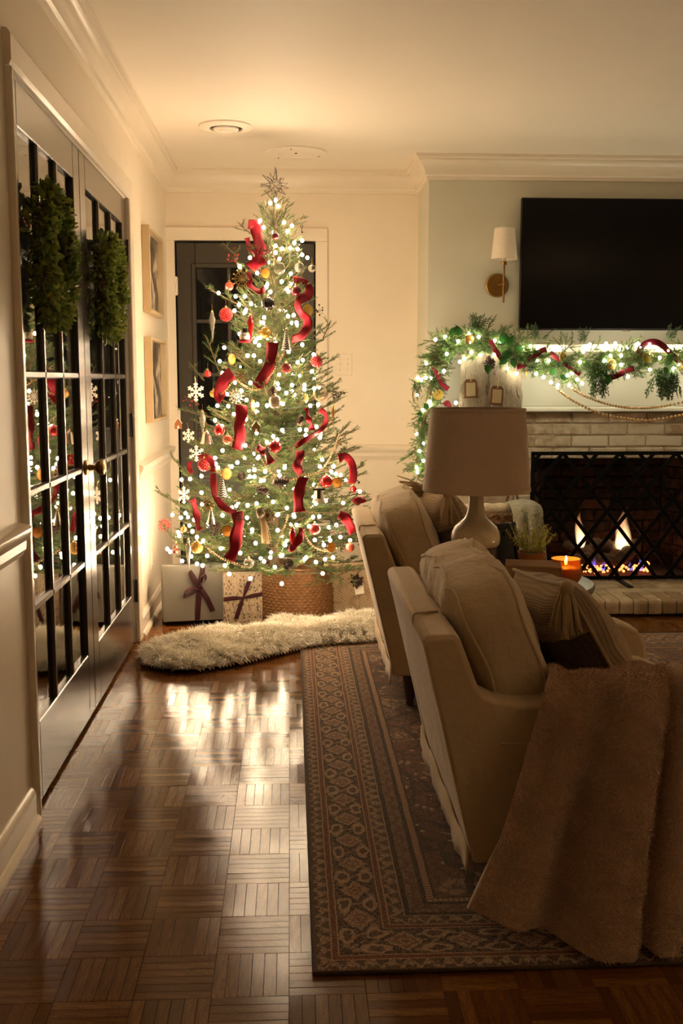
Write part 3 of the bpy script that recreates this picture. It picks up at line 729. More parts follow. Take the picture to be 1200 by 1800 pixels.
for sgn, offs in ((1, (.168, .275)), (-1, (.161, .354))):
    for o_ in offs:
        for k in range(-4, 6):
            xt = o_ + k * PER; xb = xt + sgn * SHT / SL
            a, b_ = (xt, SHT), (xb, 0)
            pts = []
            for xe in (0, SWD):
                if (a[0] - xe) * (b_[0] - xe) < 0: tt_ = (xe - a[0]) / (b_[0] - a[0]); pts.append((xe, a[1] + (b_[1] - a[1]) * tt_))
            if 0 <= a[0] <= SWD: pts.append(a)
            if 0 <= b_[0] <= SWD: pts.append(b_)
            if len(pts) >= 2 and math.dist(pts[0], pts[1]) > .05:
                fbar('lattice_bar', (pts[0][0], sgn * .004, pts[0][1] + zb_), (pts[1][0], sgn * .004, pts[1][1] + zb_), .020, .008)
for fx in (.50, SWD - .22):
    MB().box((fx - .016, -.20, 0), (fx + .016, .06, .008), .002).build('foot', M['black_iron'], fs)
    MB().box((fx - .010, -.012, .006), (fx + .010, .008, .03), .002).build('foot_bracket', M['black_iron'], fs)

# logs, grate, embers, flames
def log(c, L_, r, rz, ry, label):
    b = MB(); n = 14; pr_ = []
    pts = [(L_ * (i / 12 - .5), .006 * math.sin(i * 1.3), .006 * math.cos(i * 1.7)) for i in range(13)]
    b.tube(pts, [r * (.8 if i in (0, 12) else 1 + .07 * math.sin(i * 2.1)) for i in range(13)], n)
    o = b.build('fire_log', M['log'], None, ang=50, loc=c, rot=(0, ry, rz)); return tag(o, label, 'log', 'logs in the firebox')
pl = lambda px, py, Y: at(px, py, Y)
p1 = pl(1075, 962, 5.86); p2 = pl(1050, 990, 5.80); p3 = pl(1105, 987, 5.84); p4 = pl(1030, 978, 5.92)
log(p1, .30, .036, .5, .25, 'charred log lying topmost across the burning fire')
log((p2.x, p2.y, .165), .34, .034, -.15, .0, 'charred log lowest at the front of the fire')
log((p3.x, p3.y, .205), .26, .040, .9, -.2, 'thick charred log under the brightest flame')
log((p4.x, p4.y, .20), .30, .034, -.7, .1, 'charred log at the back below the smaller flame')
gr = thing('fire_grate', 'black iron grate holding the burning logs', 'grate', (1.80, 5.84, .078))
for k in range(7): MB().tube([(-.24 + k * .08, -.10, .06), (-.24 + k * .08, -.09, .045), (-.24 + k * .08, .10, .045)], .006, 6).build('bar', M['black_iron'], gr)
for sx in (-.2, .2):
    for sy in (-.08, .08): MB().tube([(sx, sy, 0), (sx, sy, .045)], .007, 6).build('leg', M['black_iron'], gr)
em = MB()
for k in range(150):
    px_ = random.uniform(1018, 1140); q = at(px_, random.uniform(992, 1004), random.uniform(5.74, 5.90)); q.z = max(q.z, .09)
    em.ball((q.x, q.y, random.uniform(.090, .135)), random.uniform(.004, .009), 6, 4)
o = em.build('embers', M['ember']); tag(o, 'heap of glowing red embers under the burning logs', 'embers', kind='stuff')
def flame(px, py0, py1, w, Y, mat, label, name='flame', bend=.02):
    p0 = at(px, py0, Y); h = (py0 - py1) * Y / 1800; b = MB(); pts, rs = [], []
    for i in range(17):
        t_ = i / 16; pts.append((bend * math.sin(t_ * 4 + px) * t_ * 1.2, 0, h * t_)); rs.append(max(.0008, w * (math.sin(PI * min(1, (t_ + .16) / 1.16) ** .75) ** 1.1)))
    b.tube(pts, rs, 16); o = b.build(name, M[mat], None, ang=80, loc=p0); return tag(o, label, 'flame', 'flames in the fireplace')
flame(1020, 962, 895, .032, 5.84, 'log_flame', 'smaller white flame rising beside the logs')
flame(1096, 970, 885, .048, 5.86, 'log_flame', 'tallest bright flame behind the charred logs')
flame(1087, 965, 910, .030, 5.82, 'log_flame', 'middle flame licking round the topmost log')
flame(1042, 1000, 975, .018, 5.78, 'blue_flame', 'small blue flame at the smaller flame\'s foot', bend=.008)
flame(1060, 1003, 980, .014, 5.77, 'blue_flame', 'small blue flame in front of the lowest log', bend=.008)
flame(1125, 1003, 972, .018, 5.79, 'blue_flame', 'small blue flame at the far end of the embers', bend=.008)
flame(1108, 1003, 984, .013, 5.77, 'blue_flame', 'tiny blue flame under the thick log', bend=.008)

# television, wall sconce
p = at(917, 347, 5.655); q = at(917, 580, 5.655)
tv = thing('television', 'large black flat television on the wall above the mantel', 'television', ((p.x + 2.46) / 2, BFY, (p.z + q.z) / 2))
hw, hh = (2.46 - p.x) / 2, (p.z - q.z) / 2
MB().box((-hw, -.045, -hh), (hw, -.020, hh), .003).build('housing', M['black_plastic'], tv)
MB().box((-hw + .006, -.0465, -hh + .010), (hw - .006, -.0445, hh - .006)).build('screen', M['screen'], tv, smooth=False)
MB().box((-.3, -.020, -.2), (.3, 0, .2), .004).build('wall_mount', M['black_plastic'], tv)
MB().box((-.020, -.046, -hh - .008), (.020, -.030, -hh + .002), .002).build('sensor', M['silver'], tv)
p = at(873, 502, BFY)
sc_ = thing('wall_sconce', 'brass wall sconce with cream tapered shade beside the television', 'wall lamp', (p.x, BFY, p.z))
k = 5.66 / 1800
MB().lathe([(0, 0), (.064, 0), (.064, .010), (.058, .016), (.0, .018)], 40).build('backplate', M['sconce_brass'], sc_, rot=(PI / 2, 0, 0))
dx = 7 * k
MB().tube([(0, -.012, 0), (dx * .6, -.045, .002), (dx, -.072, .004)], .006, 8).build('arm', M['sconce_brass'], sc_)
MB().tube([(dx, -.075, -31 * k), (dx, -.075, 33 * k)], .0055, 10).build('rod', M['sconce_brass'], sc_)
MB().lathe([(.0, 33 * k), (.014, 33 * k), (.014, 38 * k), (.006, 40 * k), (0, 40 * k)], 16, (dx, -.075, 0)).build('cup', M['sconce_brass'], sc_)
MB().ball((dx, -.082, .005), .009, 10, 6).build('knuckle', M['sconce_brass'], sc_)
b = MB().lathe([(.0705, 42 * k), (.0545, 94 * k), (.0525, 94 * k), (.0685, 42 * k), (.0705, 42 * k)], 40, (dx, -.075, 0)); b.f = b.f[:-2]; b.build('shade', M['sconce_linen'], sc_)
MB().tube([(dx, -.075, 38 * k), (dx, -.075, 55 * k)], .010, 12).build('candle_sleeve', M['sconce_linen'], sc_)

# ================================================================== rug, furniture
rg = thing('area_rug', 'large worn Persian rug in brown, rust and tan under the armchairs', 'rug', (RUG[0], RUG[1], 0))
NXR, NYR = 60, 54
vs, fc = [], []
for j in range(NYR + 1):
    for i in range(NXR + 1):
        x_, y_ = RW * i / NXR, RL * j / NYR; e_ = min(x_, y_, RW - x_, RL - y_)
        vs.append((x_, y_, .0105 + .0012 * math.sin(x_ * 9 + y_ * 4) * min(1, e_ * 8) + (-.003 if e_ <= 0 else 0)))
for j in range(NYR):
    for i in range(NXR): a = j * (NXR + 1) + i; fc.append((a, a + 1, a + NXR + 2, a + NXR + 1))
MB().add(vs, fc).build('pile', M['rug'], rg)
MB().box((.0, .0, .0012), (RW, RL, .0065)).build('backing', M['rug_binding'], rg, smooth=False)
MB().tube([(0, 0, .006), (RW, 0, .006), (RW, RL, .006), (0, RL, .006)], .0048, 8, closed=True).build('edge_binding', M['rug_binding'], rg)

def sbox(w, h, t, n=14, ex=6, puff=.0):
    """soft box: w along y, h along z, t along x"""
    b = MB(); vs = {}; V = []; F = []
    def key(p): return tuple(round(q, 5) for q in p)
    def vid(p):
        k_ = key(p)
        if k_ not in vs:
            x, y, z = p; m_ = (abs(x) ** ex + abs(y) ** ex + abs(z) ** ex) ** (1 / ex); q = (x / m_, y / m_, z / m_)
            pf = 1 + puff * (1 - y * y) * (1 - z * z)
            V.append((q[0] * t / 2 * pf, q[1] * w / 2, q[2] * h / 2)); vs[k_] = len(V) - 1
        return vs[k_]
    for ax in range(3):
        for sg in (-1, 1):
            for i in range(n):
                for j in range(n):
                    q = []
                    for (a, c_) in ((i, j), (i + 1, j), (i + 1, j + 1), (i, j + 1)):
                        u_, v_ = math.tan((a / n * 2 - 1) * .9) / math.tan(.9), math.tan((c_ / n * 2 - 1) * .9) / math.tan(.9)
                        pt = [0, 0, 0]; pt[ax] = sg; pt[(ax + 1) % 3] = u_; pt[(ax + 2) % 3] = v_; q.append(vid(pt))
                    F.append(tuple(q if sg > 0 else q[::-1]))
    return b.add(V, F)

def armchair(name, label, X, Y0, wid, rz=0):
    r = thing(name, label, 'armchair', (X, Y0 + wid / 2, .0), rz, 'linen slipcovered armchairs')
    hw = wid / 2
    L = M['linen_slipcover']
    back = [(0, .14), (-.118, .645), (-.108, .658), (-.050, .660), (-.036, .648), (.02, .50), (.10, .14)]
    bevel(MB().prism(back, -hw, hw).build('back_frame', L, r), .016)
    scoop = [(-.002, .142), (-.116, .640), (-.106, .654), (-.050, .656), (-.037, .640), (-.020, .590), (-.002, .545), (.018, .522), (.050, .508), (.10, .500), (.45, .505), (.56, .500), (.605, .480), (.628, .440), (.635, .36), (.630, .142)]
    for sg in (-1, 1):
        y_a, y_b = (-hw - .004, -hw + .095) if sg < 0 else (hw - .095, hw + .004)
        bevel(MB().prism(scoop, y_a, y_b).build('arm', L, r), .014)
        ys = (-hw - .005) if sg < 0 else (hw + .005)
        MB().tube([(.055, ys, .418), (.2, ys, .414), (.4, ys, .416), (.62, ys, .412)], .0028, 6).build('seam', L, r)
    bevel(MB().box((.06, -hw + .09, .15), (.61, hw - .09, .33)).build('seat_base', L, r), .02)
    o = sbox(wid - .20, .105, .56, 12, 8, .02); o.v = [(x + .345, y, z + .372) for x, y, z in o.v]; o.build('seat_cushion', M['linen_cushion'], r)
    # loose box cushion at the back with piping round both faces
    cw, chh, ct = wid - .14, .36, .172
    cu = sbox(cw, chh, ct, 18, 5.0, .16)
    rotm = Matrix.Translation((.082, 0, .592)) @ Euler((0, -.36, 0)).to_matrix().to_4x4()
    def wr(p):
        x, y, z = p; s_ = .006 * math.sin(y * 31 + z * 9) * math.sin(z * 17 + 2) + .004 * math.sin(y * 57 + x * 40)
        sag = -.006 * (abs(y) / (cw / 2)) ** 2.2 * (1 if z > 0 else .2)
        return (x + s_, y + s_ * .4, z + sag + s_ * .5)
    cu.v = [tuple(rotm @ Vector(wr(p))) for p in cu.v]
    co_ = cu.build('back_cushion', M['linen_cushion'], r)
    for sx in (-1, 1):
        ring = []
        for k_ in range(64):
            th = 2 * PI * k_ / 64; y, z = math.cos(th), math.sin(th); mm = (abs(y) ** 5 + abs(z) ** 5 + .60 ** 5) ** (1 / 5)
            ring.append(rotm @ Vector(wr((sx * ct * .5 * .60 / mm * 1.03, y / mm * cw / 2, z / mm * chh / 2))))
        o = MB().tube(ring, .0042, 6, closed=True).build('piping', M['linen_cushion'], co_)
    # slipcover back panel seam and loose hem flap
    MB().tube(spline([(-.010, -hw + .17, .22), (-.085, -hw + .17, .55), (-.117, -hw + .185, .652), (-.085, -hw + .20, .662), (-.055, -hw + .215, .661)], 6), .0032, 6).build('back_seam', L, r)
    fl = MB(); N_ = 30
    vs_, fc_ = [], []
    for i in range(N_ + 1):
        yy_ = -hw + wid * i / N_; a_ = .010 * math.sin(i * .9) + .006 * math.sin(i * 2.3)
        for zz in (.17, .135, .112): vs_.append((-.010 - (.17 - zz) * .05 + a_ * .35 * (.17 - zz) / .065, yy_, zz + .006 * math.sin(i * .7)))
    for i in range(N_):
        for j in range(2): fc_.append((i * 3 + j, i * 3 + j + 1, i * 3 + j + 4, i * 3 + j + 3))
    o = fl.add(vs_, fc_).build('hem', L, r); sm = o.modifiers.new('t', 'SOLIDIFY'); sm.thickness = .004
    for lx, ly in ((.075, -hw + .075), (.075, hw - .075), (.57, -hw + .075), (.57, hw - .075)):
        MB().lathe([(.010, .011), (.014, .013), (.016, .020), (.014, .026), (.019, .045), (.026, .10), (.027, .125), (.022, .132), (.024, .150)], 14, (lx + (-.010 if lx < .2 else .01), ly, 0)).build('leg', M['dark_wood'], r)
    return r
armchair('armchair', 'cream linen armchair with brown fur throw over its arm', .397, 2.125, .82)
armchair('armchair', 'cream linen armchair standing farther off beside the tree', .372, 3.57, .80, -.012)

# throw pillows
def throw_pillow(label, corner, up, wdir, w, h, t, far_fringe=False):
    up = Vector(up).normalized(); wd = Vector(wdir).normalized(); nr = wd.cross(up).normalized(); wd = up.cross(nr).normalized()
    c_ = Vector(corner) + wd * (w / 2) - up * (h / 2)
    r = thing('throw_pillow', label, 'pillow', c_ - up * (h / 2) * .9, group='woven throw pillows on the armchairs')
    base = Matrix.Translation(c_ - r.location) @ Matrix((nr, wd, up)).transposed().to_4x4()
    n = 20
    for nm, sg, mat in (('front_cover', 1, 'woven_pillow'), ('back_cover', -1, 'pillow_back')):
        V, F = [], []
        for j in range(n + 1):
            for i in range(n + 1):
                u_, v_ = i / n * 2 - 1, j / n * 2 - 1
                th = ((1 - u_ ** 2) * (1 - v_ ** 2)) ** .42
                pin = 1 - .06 * (1 - abs(u_)) * abs(v_) ** 2; pin2 = 1 - .06 * (1 - abs(v_)) * abs(u_) ** 2
                V.append((sg * t / 2 * th + .004 * math.sin(u_ * 9 + v_ * 5) * th, u_ * w / 2 * pin2, v_ * h / 2 * pin))
        for j in range(n):
            for i in range(n): a = j * (n + 1) + i; q = (a, a + 1, a + n + 2, a + n + 1); F.append(q if sg > 0 else q[::-1])
        o = MB().add(V, F).build(nm, M[mat], r, ang=80); o.matrix_local = base
    ring = []
    for (u0, v0), (u1, v1) in (((-1, -1), (1, -1)), ((1, -1), (1, 1)), ((1, 1), (-1, 1)), ((-1, 1), (-1, -1))):
        for k_ in range(16):
            u_, v_ = u0 + (u1 - u0) * k_ / 16, v0 + (v1 - v0) * k_ / 16
            ring.append((0, u_ * w / 2 * (1 - .06 * (1 - abs(v_)) * abs(u_) ** 2), v_ * h / 2 * (1 - .06 * (1 - abs(u_)) * abs(v_) ** 2)))
    o = MB().tube(ring, .005, 6, closed=True).build('piping', M['tassel_wool'], r); o.matrix_local = base
    cm = base @ Vector((0, -w / 2, h / 2))
    tm = MB(); tm.ball((0, 0, -.012), .017, 10, 6, (1, 1, 1.2))
    for k_ in range(46):
        a_ = random.uniform(0, 2 * PI); rr = random.uniform(.25, 1); L_ = random.uniform(.075, .115)
        dx_, dy_ = math.cos(a_) * rr, math.sin(a_) * rr
        tm.tube([(dx_ * .010, dy_ * .010, -.015), (dx_ * .022, dy_ * .022, -.045), (dx_ * .034 + random.uniform(-.006, .006), dy_ * .034, -.015 - L_)], [.004, .0048, .0036], 5)
    tm.build('tassel', M['tassel_wool'], r, loc=cm + Vector((.0, -.004, .004)))
    if far_fringe:
        c2 = base @ Vector((0, w / 2 * .96, h / 2)); fm = MB()
        for k_ in range(40):
            a_ = random.uniform(-.5, .55); L_ = random.uniform(.06, .115); d_ = Vector((-math.cos(a_), random.uniform(-.2, .2), math.sin(a_) + .05)); e_ = Vector((random.uniform(-.01, .01), random.uniform(-.01, .01), random.uniform(-.03, .02)))
            fm.tube([e_, e_ + d_ * L_ * .5, e_ + d_ * L_ + Vector((0, 0, -.012))], [.0026, .0030, .0018], 5)
        fm.build('tassel', M['tassel_wool'], r, loc=c2)
    return r
throw_pillow('woven throw pillow with tassel beside the brown fur throw', (.635, 2.305, .728), (-.50, .06, .85), (-.10, 1, -.02), .45, .40, .19)
throw_pillow('woven throw pillow with tassel on the farther armchair', (.575, 3.74, .790), (-.42, .05, .90), (-.12, 1, 0), .43, .42, .18, True)

# fur throw over the near arm
def fur_throw():
    r = thing('fur_throw', 'brown plush fur throw hanging over the arm of the near armchair', 'blanket', (.72, 2.02, 0))
    NU, NV = 90, 90
    prof = [(2.262, .470), (2.248, .492), (2.225, .522), (2.175, .548), (2.115, .535), (2.080, .480), (2.062, .40), (2.045, .30), (2.022, .17), (1.990, .022)]
    sp_ = spline([(0, y, z) for y, z in prof], 10); D = [0]
    for a, b in zip(sp_, sp_[1:]): D.append(D[-1] + (b - a).length)
    def pv(v):
        d = v * D[-1]
        for i in range(len(D) - 1):
            if D[i + 1] >= d: t_ = (d - D[i]) / max(1e-9, D[i + 1] - D[i]); return sp_[i].lerp(sp_[i + 1], t_)
        return sp_[-1]
    P = np.zeros((NV + 1, NU + 1, 3))
    for j in range(NV + 1):
        v = j / NV; q = pv(v); hang = max(0, (v - .20) / .80)
        for i in range(NU + 1):
            u = i / NU
            xl = .565 - .205 * hang ** .9; xr = 1.06 + .02 * hang
            x = xl + (xr - xl) * u
            ph = u * 2 * PI
            # ridge at u ~ .22, deep valley at u ~ .5
            fold = .036 * math.cos(ph * 2.1 + .3) + .020 * math.cos(ph * 4.6 + 1.1 + hang)
            valley = -.055 * math.exp(-((u - (.535 - .03 * hang)) / .022) ** 2) + .026 * math.exp(-((u - .47) / .05) ** 2) + .02 * math.exp(-((u - .61) / .05) ** 2)
            amp = .30 + .95 * hang
            y = q.y - (fold + valley) * amp * min(1, v / .2) - .02 * hang * (1 - abs(u - .3))
            z = q.z + (1 - hang) * (.020 + (fold * .38 + .008 * math.cos(ph * 3.1 + .8)) * min(1, u / .07)) * min(1, .3 + v * 6)
            if hang > .6:
                # rising lower corner at the left, rounded hem
                z += .10 * max(0, (.30 - u) / .30) ** 1.3 * (hang - .6) / .4 - .0 * u
            e_ = .018 * math.exp(-(u / .02)); y += e_; 
            P[j, i] = (x - .72, y - 2.02, max(z, .016))
    V = P.reshape(-1, 3); F = []
    for j in range(NV):
        for i in range(NU): a = j * (NU + 1) + i; F.append((a, a + NU + 1, a + NU + 2, a + 1))
    o = MB().add(V.tolist(), F).build('fabric', M['brown_fur_base'], r, ang=180); sm = o.modifiers.new('thickness', 'SOLIDIFY'); sm.thickness = .016; sm.offset = -1
    # short pile
    n = 70000; ji = RNG.random(n) * NV * .999; ii = RNG.random(n) * NU * .999; j0, i0 = ji.astype(int), ii.astype(int); fj, fi = (ji - j0)[:, None], (ii - i0)[:, None]
    A, B, C_, D_ = P[j0, i0], P[j0, i0 + 1], P[j0 + 1, i0], P[j0 + 1, i0 + 1]
    pos = (A * (1 - fi) + B * fi) * (1 - fj) + (C_ * (1 - fi) + D_ * fi) * fj
    nr = np.cross(D_ - A, B - C_); nr /= np.linalg.norm(nr, axis=1)[:, None] + 1e-9
    nr *= np.where(((nr[:, 1] < 0) | (nr[:, 2] > .3)), 1, -1)[:, None]
    cl = np.stack([np.sin(pos[:, 0] * 61 + pos[:, 2] * 43), np.sin(pos[:, 1] * 57 + pos[:, 0] * 31) * .3, np.sin(pos[:, 2] * 53 + 1 + pos[:, 0] * 37)], 1) * .85
    d = nr + cl + RNG.normal(0, .35, (n, 3)) + np.array([0, 0, -.35]); d /= np.linalg.norm(d, axis=1)[:, None]
    L_ = RNG.uniform(.006, .0125, (n, 1)); sd = np.cross(d, RNG.normal(0, 1, (n, 3))); sd /= np.linalg.norm(sd, axis=1)[:, None]; w_ = .00075
    VV = np.stack([pos - sd * w_, pos + sd * w_, pos + d * L_], 1).reshape(-1, 3); FF = np.arange(n * 3).reshape(-1, 3)
    tri_mesh('pile', VV, FF, M['brown_fur'], r, 'stuff')
fur_throw()

# added fill lamp, unseen; brightens the chairs and the throw
fl0 = thing('fill_lamp', 'added fill lamp with brass stand and cream drum shade, outside the view', 'fill lamp', (2.85, .35, 0))
MB().lathe([(0, 0), (.14, 0), (.14, .012), (.02, .03), (0, .03)], 32).build('base', M['sconce_brass'], fl0); MB().tube([(0, 0, .02), (0, 0, 1.42)], .011, 10).build('pole', M['sconce_brass'], fl0)
b = MB().lathe([(.20, 1.34), (.16, 1.62), (.158, 1.62), (.198, 1.34), (.20, 1.34)], 40); b.f = b.f[:-2]; b.build('shade', M['sconce_linen'], fl0)
ld = bpy.data.lights.new('fill_light', 'POINT'); ld.energy = FILL_LAMP; ld.color = (1, .74, .47); ld.shadow_soft_size = .05; lo = bpy.data.objects.new('fill_light', ld); COL.objects.link(lo); lo.parent = fl0; lo.location = (0, 0, 1.50)

# ------------------------------------------------------------------ side table and what stands on it
TX, TY, TZ = .733, 3.255, .550
t_ = thing('side_table', 'round dark side table between the two armchairs', 'side table', (TX, TY, .012))
MB().lathe([(0, TZ - .040), (.225, TZ - .040), (.246, TZ - .034), (.250, TZ - .026), (.250, TZ - .018), (.246, TZ - .0125), (0, TZ - .012)], 56).build('tabletop', M['table_top'], t_)
MB().lathe([(.0, TZ - .05), (.05, TZ - .05), (.03, TZ - .09), (.022, .2), (.026, .08), (.06, .03), (.0, .03)], 20).build('column', M['dark_wood'], t_)
for a in range(3): MB().tube(spline([(.02 * math.cos(a * 2.1), .02 * math.sin(a * 2.1), .07), (.12 * math.cos(a * 2.1), .12 * math.sin(a * 2.1), .045), (.20 * math.cos(a * 2.1), .20 * math.sin(a * 2.1), .012)], 6), [.018] * 7 + [.014] * 6, 8).build('foot', M['dark_wood'], t_)
p = at(838, 800, 3.26)
lm = thing('table_lamp', 'table lamp with cream ceramic base and tan linen shade', 'lamp', (p.x, 3.26, TZ))
MB().lathe([(0, 0), (.066, 0), (.070, .006), (.070, .112), (.066, .118), (0, .118)], 40).build('wood_base', M['dark_wood'], lm)
MB().lathe([(0, .116), (.072, .118), (.077, .124), (.079, .142), (.0765, .162), (.068, .180), (.052, .194), (.038, .206), (.030, .222), (.0255, .245), (.0232, .280), (.0222, .318), (.018, .322), (0, .322)], 40).build('ceramic_body', M['ceramic'], lm)
MB().lathe([(0, .32), (.012, .32), (.012, .345), (.017, .35), (.017, .40), (0, .40)], 16).build('socket', M['brass'], lm)
MB().ball((0, 0, .435), .028, 14, 10, (1, 1, 1.25)).build('light_bulb', M['white_felt'], lm)
b = MB().lathe([(.172, .298), (.1725, .302), (.1515, .556), (.151, .560), (.149, .560), (.1495, .556), (.170, .302), (.170, .298), (.172, .298)], 64); b.f = b.f[:-2]
sh = b.build('lamp_shade', M['lamp_linen'], lm)
for zz, rr in ((.303, .1724), (.555, .1518)): MB().lathe([(rr + .0006, zz - .006), (rr + .0014, zz - .004), (rr + .0008, zz + .006), (rr - .002, zz + .006), (rr - .002, zz - .006), (rr + .0006, zz - .006)], 64).build('trim_band', M['lamp_linen'], sh)
for a in range(3): MB().tube([(.150 * math.cos(a * 2.094), .150 * math.sin(a * 2.094), .548), (0, 0, .52)], .0016, 5).build('spider_wire', M['brass'], sh)
MB().tube([(0, 0, .40), (.045, 0, .44), (.045, 0, .49), (0, 0, .52)], .0016, 5).build('harp', M['brass'], lm)

p = at(994, 1000, 3.18)
cn = thing('candle', 'lit candle in a round amber glass jar on side table', 'candle', (p.x, 3.18, TZ))
prj = [(0, .002), (.026, .001), (.040, .008), (.049, .026), (.0515, .046), (.048, .066), (.0455, .080), (.047, .086), (.0445, .086), (.043, .080), (.0455, .064), (.049, .046), (.0465, .028), (.038, .012), (0, .007)]
MB().lathe(prj, 40).build('glass_jar', M['candle_glass'], cn)
MB().lathe([(0, .009), (.036, .013), (.0445, .028), (.0472, .046), (.0452, .058), (0, .058)], 32).build('wax', M['wax'], cn)
wk = MB().tube([(0, 0, .057), (.001, 0, .066)], .0012, 5).build('wick', M['black_plastic'], cn)
MB().lathe([(0, .064), (.0035, .068), (.0048, .074), (.003, .084), (.0008, .094), (0, .095)], 12).build('candle_flame', M['wick_flame'], cn)

p = at(935, 990, 3.14)
bx = thing('wooden_box', 'ribbed brown wooden box beside the amber candle', 'box', (p.x + .005, 3.15, TZ), -.22)
bevel(MB().box((-.085, -.055, 0), (.085, .055, .074)).build('body', M['box_wood'], bx), .002)
for k_ in range(12): MB().tube([(-.086, -.0525 + k_ * .00955, .074), (.086, -.0525 + k_ * .00955, .074)], .0046, 8).build('rib', M['box_wood'], bx)
for k_ in range(17): MB().tube([(.0855, -.055 + .0 + k_ * .0068, .004), (.0855, -.055 + k_ * .0068, .070)], .0032, 6).build('side_rib', M['box_wood'], bx)

p = at(934, 975, 3.36)
pp = thing('potted_heather', 'small yellow-green heather in a terracotta pot on side table', 'potted plant', (p.x, 3.36, TZ))
MB().lathe([(0, 0), (.034, 0), (.041, .058), (.046, .058), (.047, .078), (.042, .078), (.040, .064), (0, .064)], 32).build('pot', M['terracotta'], pp)
MB().lathe([(0, .066), (.039, .066), (.03, .072), (0, .074)], 20).build('soil', M['soil'], pp)
for k_ in range(34):
    a_ = random.uniform(0, 2 * PI); ti = random.uniform(.1, .95) ** .8; L_ = random.uniform(.055, .115); b = MB()
    d_ = Vector((math.cos(a_) * ti, math.sin(a_) * ti, 1)).normalized(); st = Vector((math.cos(a_) * .02, math.sin(a_) * .02, .068))
    b.tube([st, st + d_ * L_], .001, 4)
    for j_ in range(26):
        q = st + d_ * L_ * random.uniform(.35, 1.02); e_ = Vector((random.gauss(0, 1), random.gauss(0, 1), random.gauss(.4, 1))).normalized(); s_ = e_.orthogonal().normalized(); l_ = random.uniform(.006, .012)
        b.add([q - s_ * .0018, q + s_ * .0018, q + e_ * l_ + s_ * .0012, q + e_ * l_ - s_ * .0012], [(0, 1, 2, 3)])
    b.build('sprig', M['heather_tips'], pp, smooth=False)

p = at(905, 970, 3.42)
pf = thing('tabletop_frame', 'small dark picture frame leaning on an easel behind the plant', 'picture frame', (p.x - .02, 3.43, TZ), .55)
for a, b_ in (((-.06, -.008, 0), (-.042, .008, .165)), ((.042, -.008, 0), (.06, .008, .165)), ((-.042, -.008, .147), (.042, .008, .165)), ((-.042, -.008, 0), (.042, .008, .018))):
    o = MB().box(a, b_, .003).build('frame_side', M['frame_dark'], pf); o.rotation_euler = (-.22, 0, 0)
o = MB().box((-.042, -.001, .018), (.042, .003, .147)).build('photo', M['dark_photo'], pf, smooth=False); o.rotation_euler = (-.22, 0, 0)
MB().box((-.012, .02, 0), (.012, .075, .006), .001).tube([(0, .07, .004), (0, .028, .13)], .006, 6).build('easel', M['frame_dark'], pf)

# wicker basket with blankets on the hearth
p = at(868, 900, 5.30); WB = (1.075, 5.33)
wb_ = thing('blanket_basket', 'dark wicker basket of folded blankets on the hearth', 'basket', (WB[0], WB[1], HZ))
def weave(R0, R1, h, rows, cols, amp):
    n, m_ = cols * 4, rows * 4; V, F = [], []
    for i in range(m_ + 1):
        z_ = h * i / m_; R_ = R0 + (R1 - R0) * i / m_; rowp = (i / 4); ri = int(min(rows - 1, i // 4))
        prof_ = abs(math.sin(PI * rowp))
        for k_ in range(n):
            th = 2 * PI * k_ / n; rr = R_ + amp * prof_ * (.55 + .9 * math.sin(th * cols + PI * ri)); V.append((rr * math.cos(th), rr * math.sin(th), z_))
    for i in range(m_):
        for k_ in range(n): F.append((i * n + k_, i * n + (k_ + 1) % n, (i + 1) * n + (k_ + 1) % n, (i + 1) * n + k_))
    return MB().add(V, F)
weave(.17, .205, .42, 20, 30, .006).build('wall', M['wicker_dark'], wb_, ang=60)
MB().lathe([(0, .004), (.17, .004), (.17, .012), (0, .012)], 32).build('bottom', M['wicker_dark'], wb_)
for k_, rr in ((0, .210), (1, .206)):
    MB().tube([(rr * math.cos(a) + .006 * math.sin(a * 22 + k_ * PI), rr * math.sin(a), .425 + .007 * math.cos(a * 22 + k_ * PI)) for a in np.linspace(0, 2 * PI, 97)[:-1]], .008, 6, closed=True).build('rim', M['wicker_dark'], wb_)
for a in (.9, 4.0):
    MB().tube(spline([(.21 * math.cos(a - .18), .21 * math.sin(a - .18), .42), (.21 * math.cos(a - .1), .21 * math.sin(a - .1), .50), (.21 * math.cos(a + .1), .21 * math.sin(a + .1), .50), (.21 * math.cos(a + .18), .21 * math.sin(a + .18), .42)], 8), .008, 6).build('handle', M['wicker_dark'], wb_)
def roll(loc, L_, r, rz, mat, label):
    b = MB(); b.tube(spline([(-L_ / 2, 0, 0), (-L_ / 4, .004, .004), (L_ / 4, -.004, .002), (L_ / 2, 0, 0)], 8), [r * .7] + [r * (1 + .05 * math.sin(i * 1.1)) for i in range(23)] + [r * .7], 18)
    o = b.build('rolled_blanket', M[mat], None, ang=70, loc=loc, rot=(0, 0, rz)); return tag(o, label, 'blanket', 'blankets in the wicker basket')
q = at(885, 893, 5.25); roll((1.075, 5.30, HZ + .422), .22, .042, .25, 'cream_roll_cloth', 'cream rolled blanket lying across the top of the wicker basket')
q = at(876, 890, 5.38); roll((1.03, 5.40, HZ + .41), .24, .040, -.2, 'cream_roll_cloth', 'second cream rolled blanket at the back of the wicker basket')
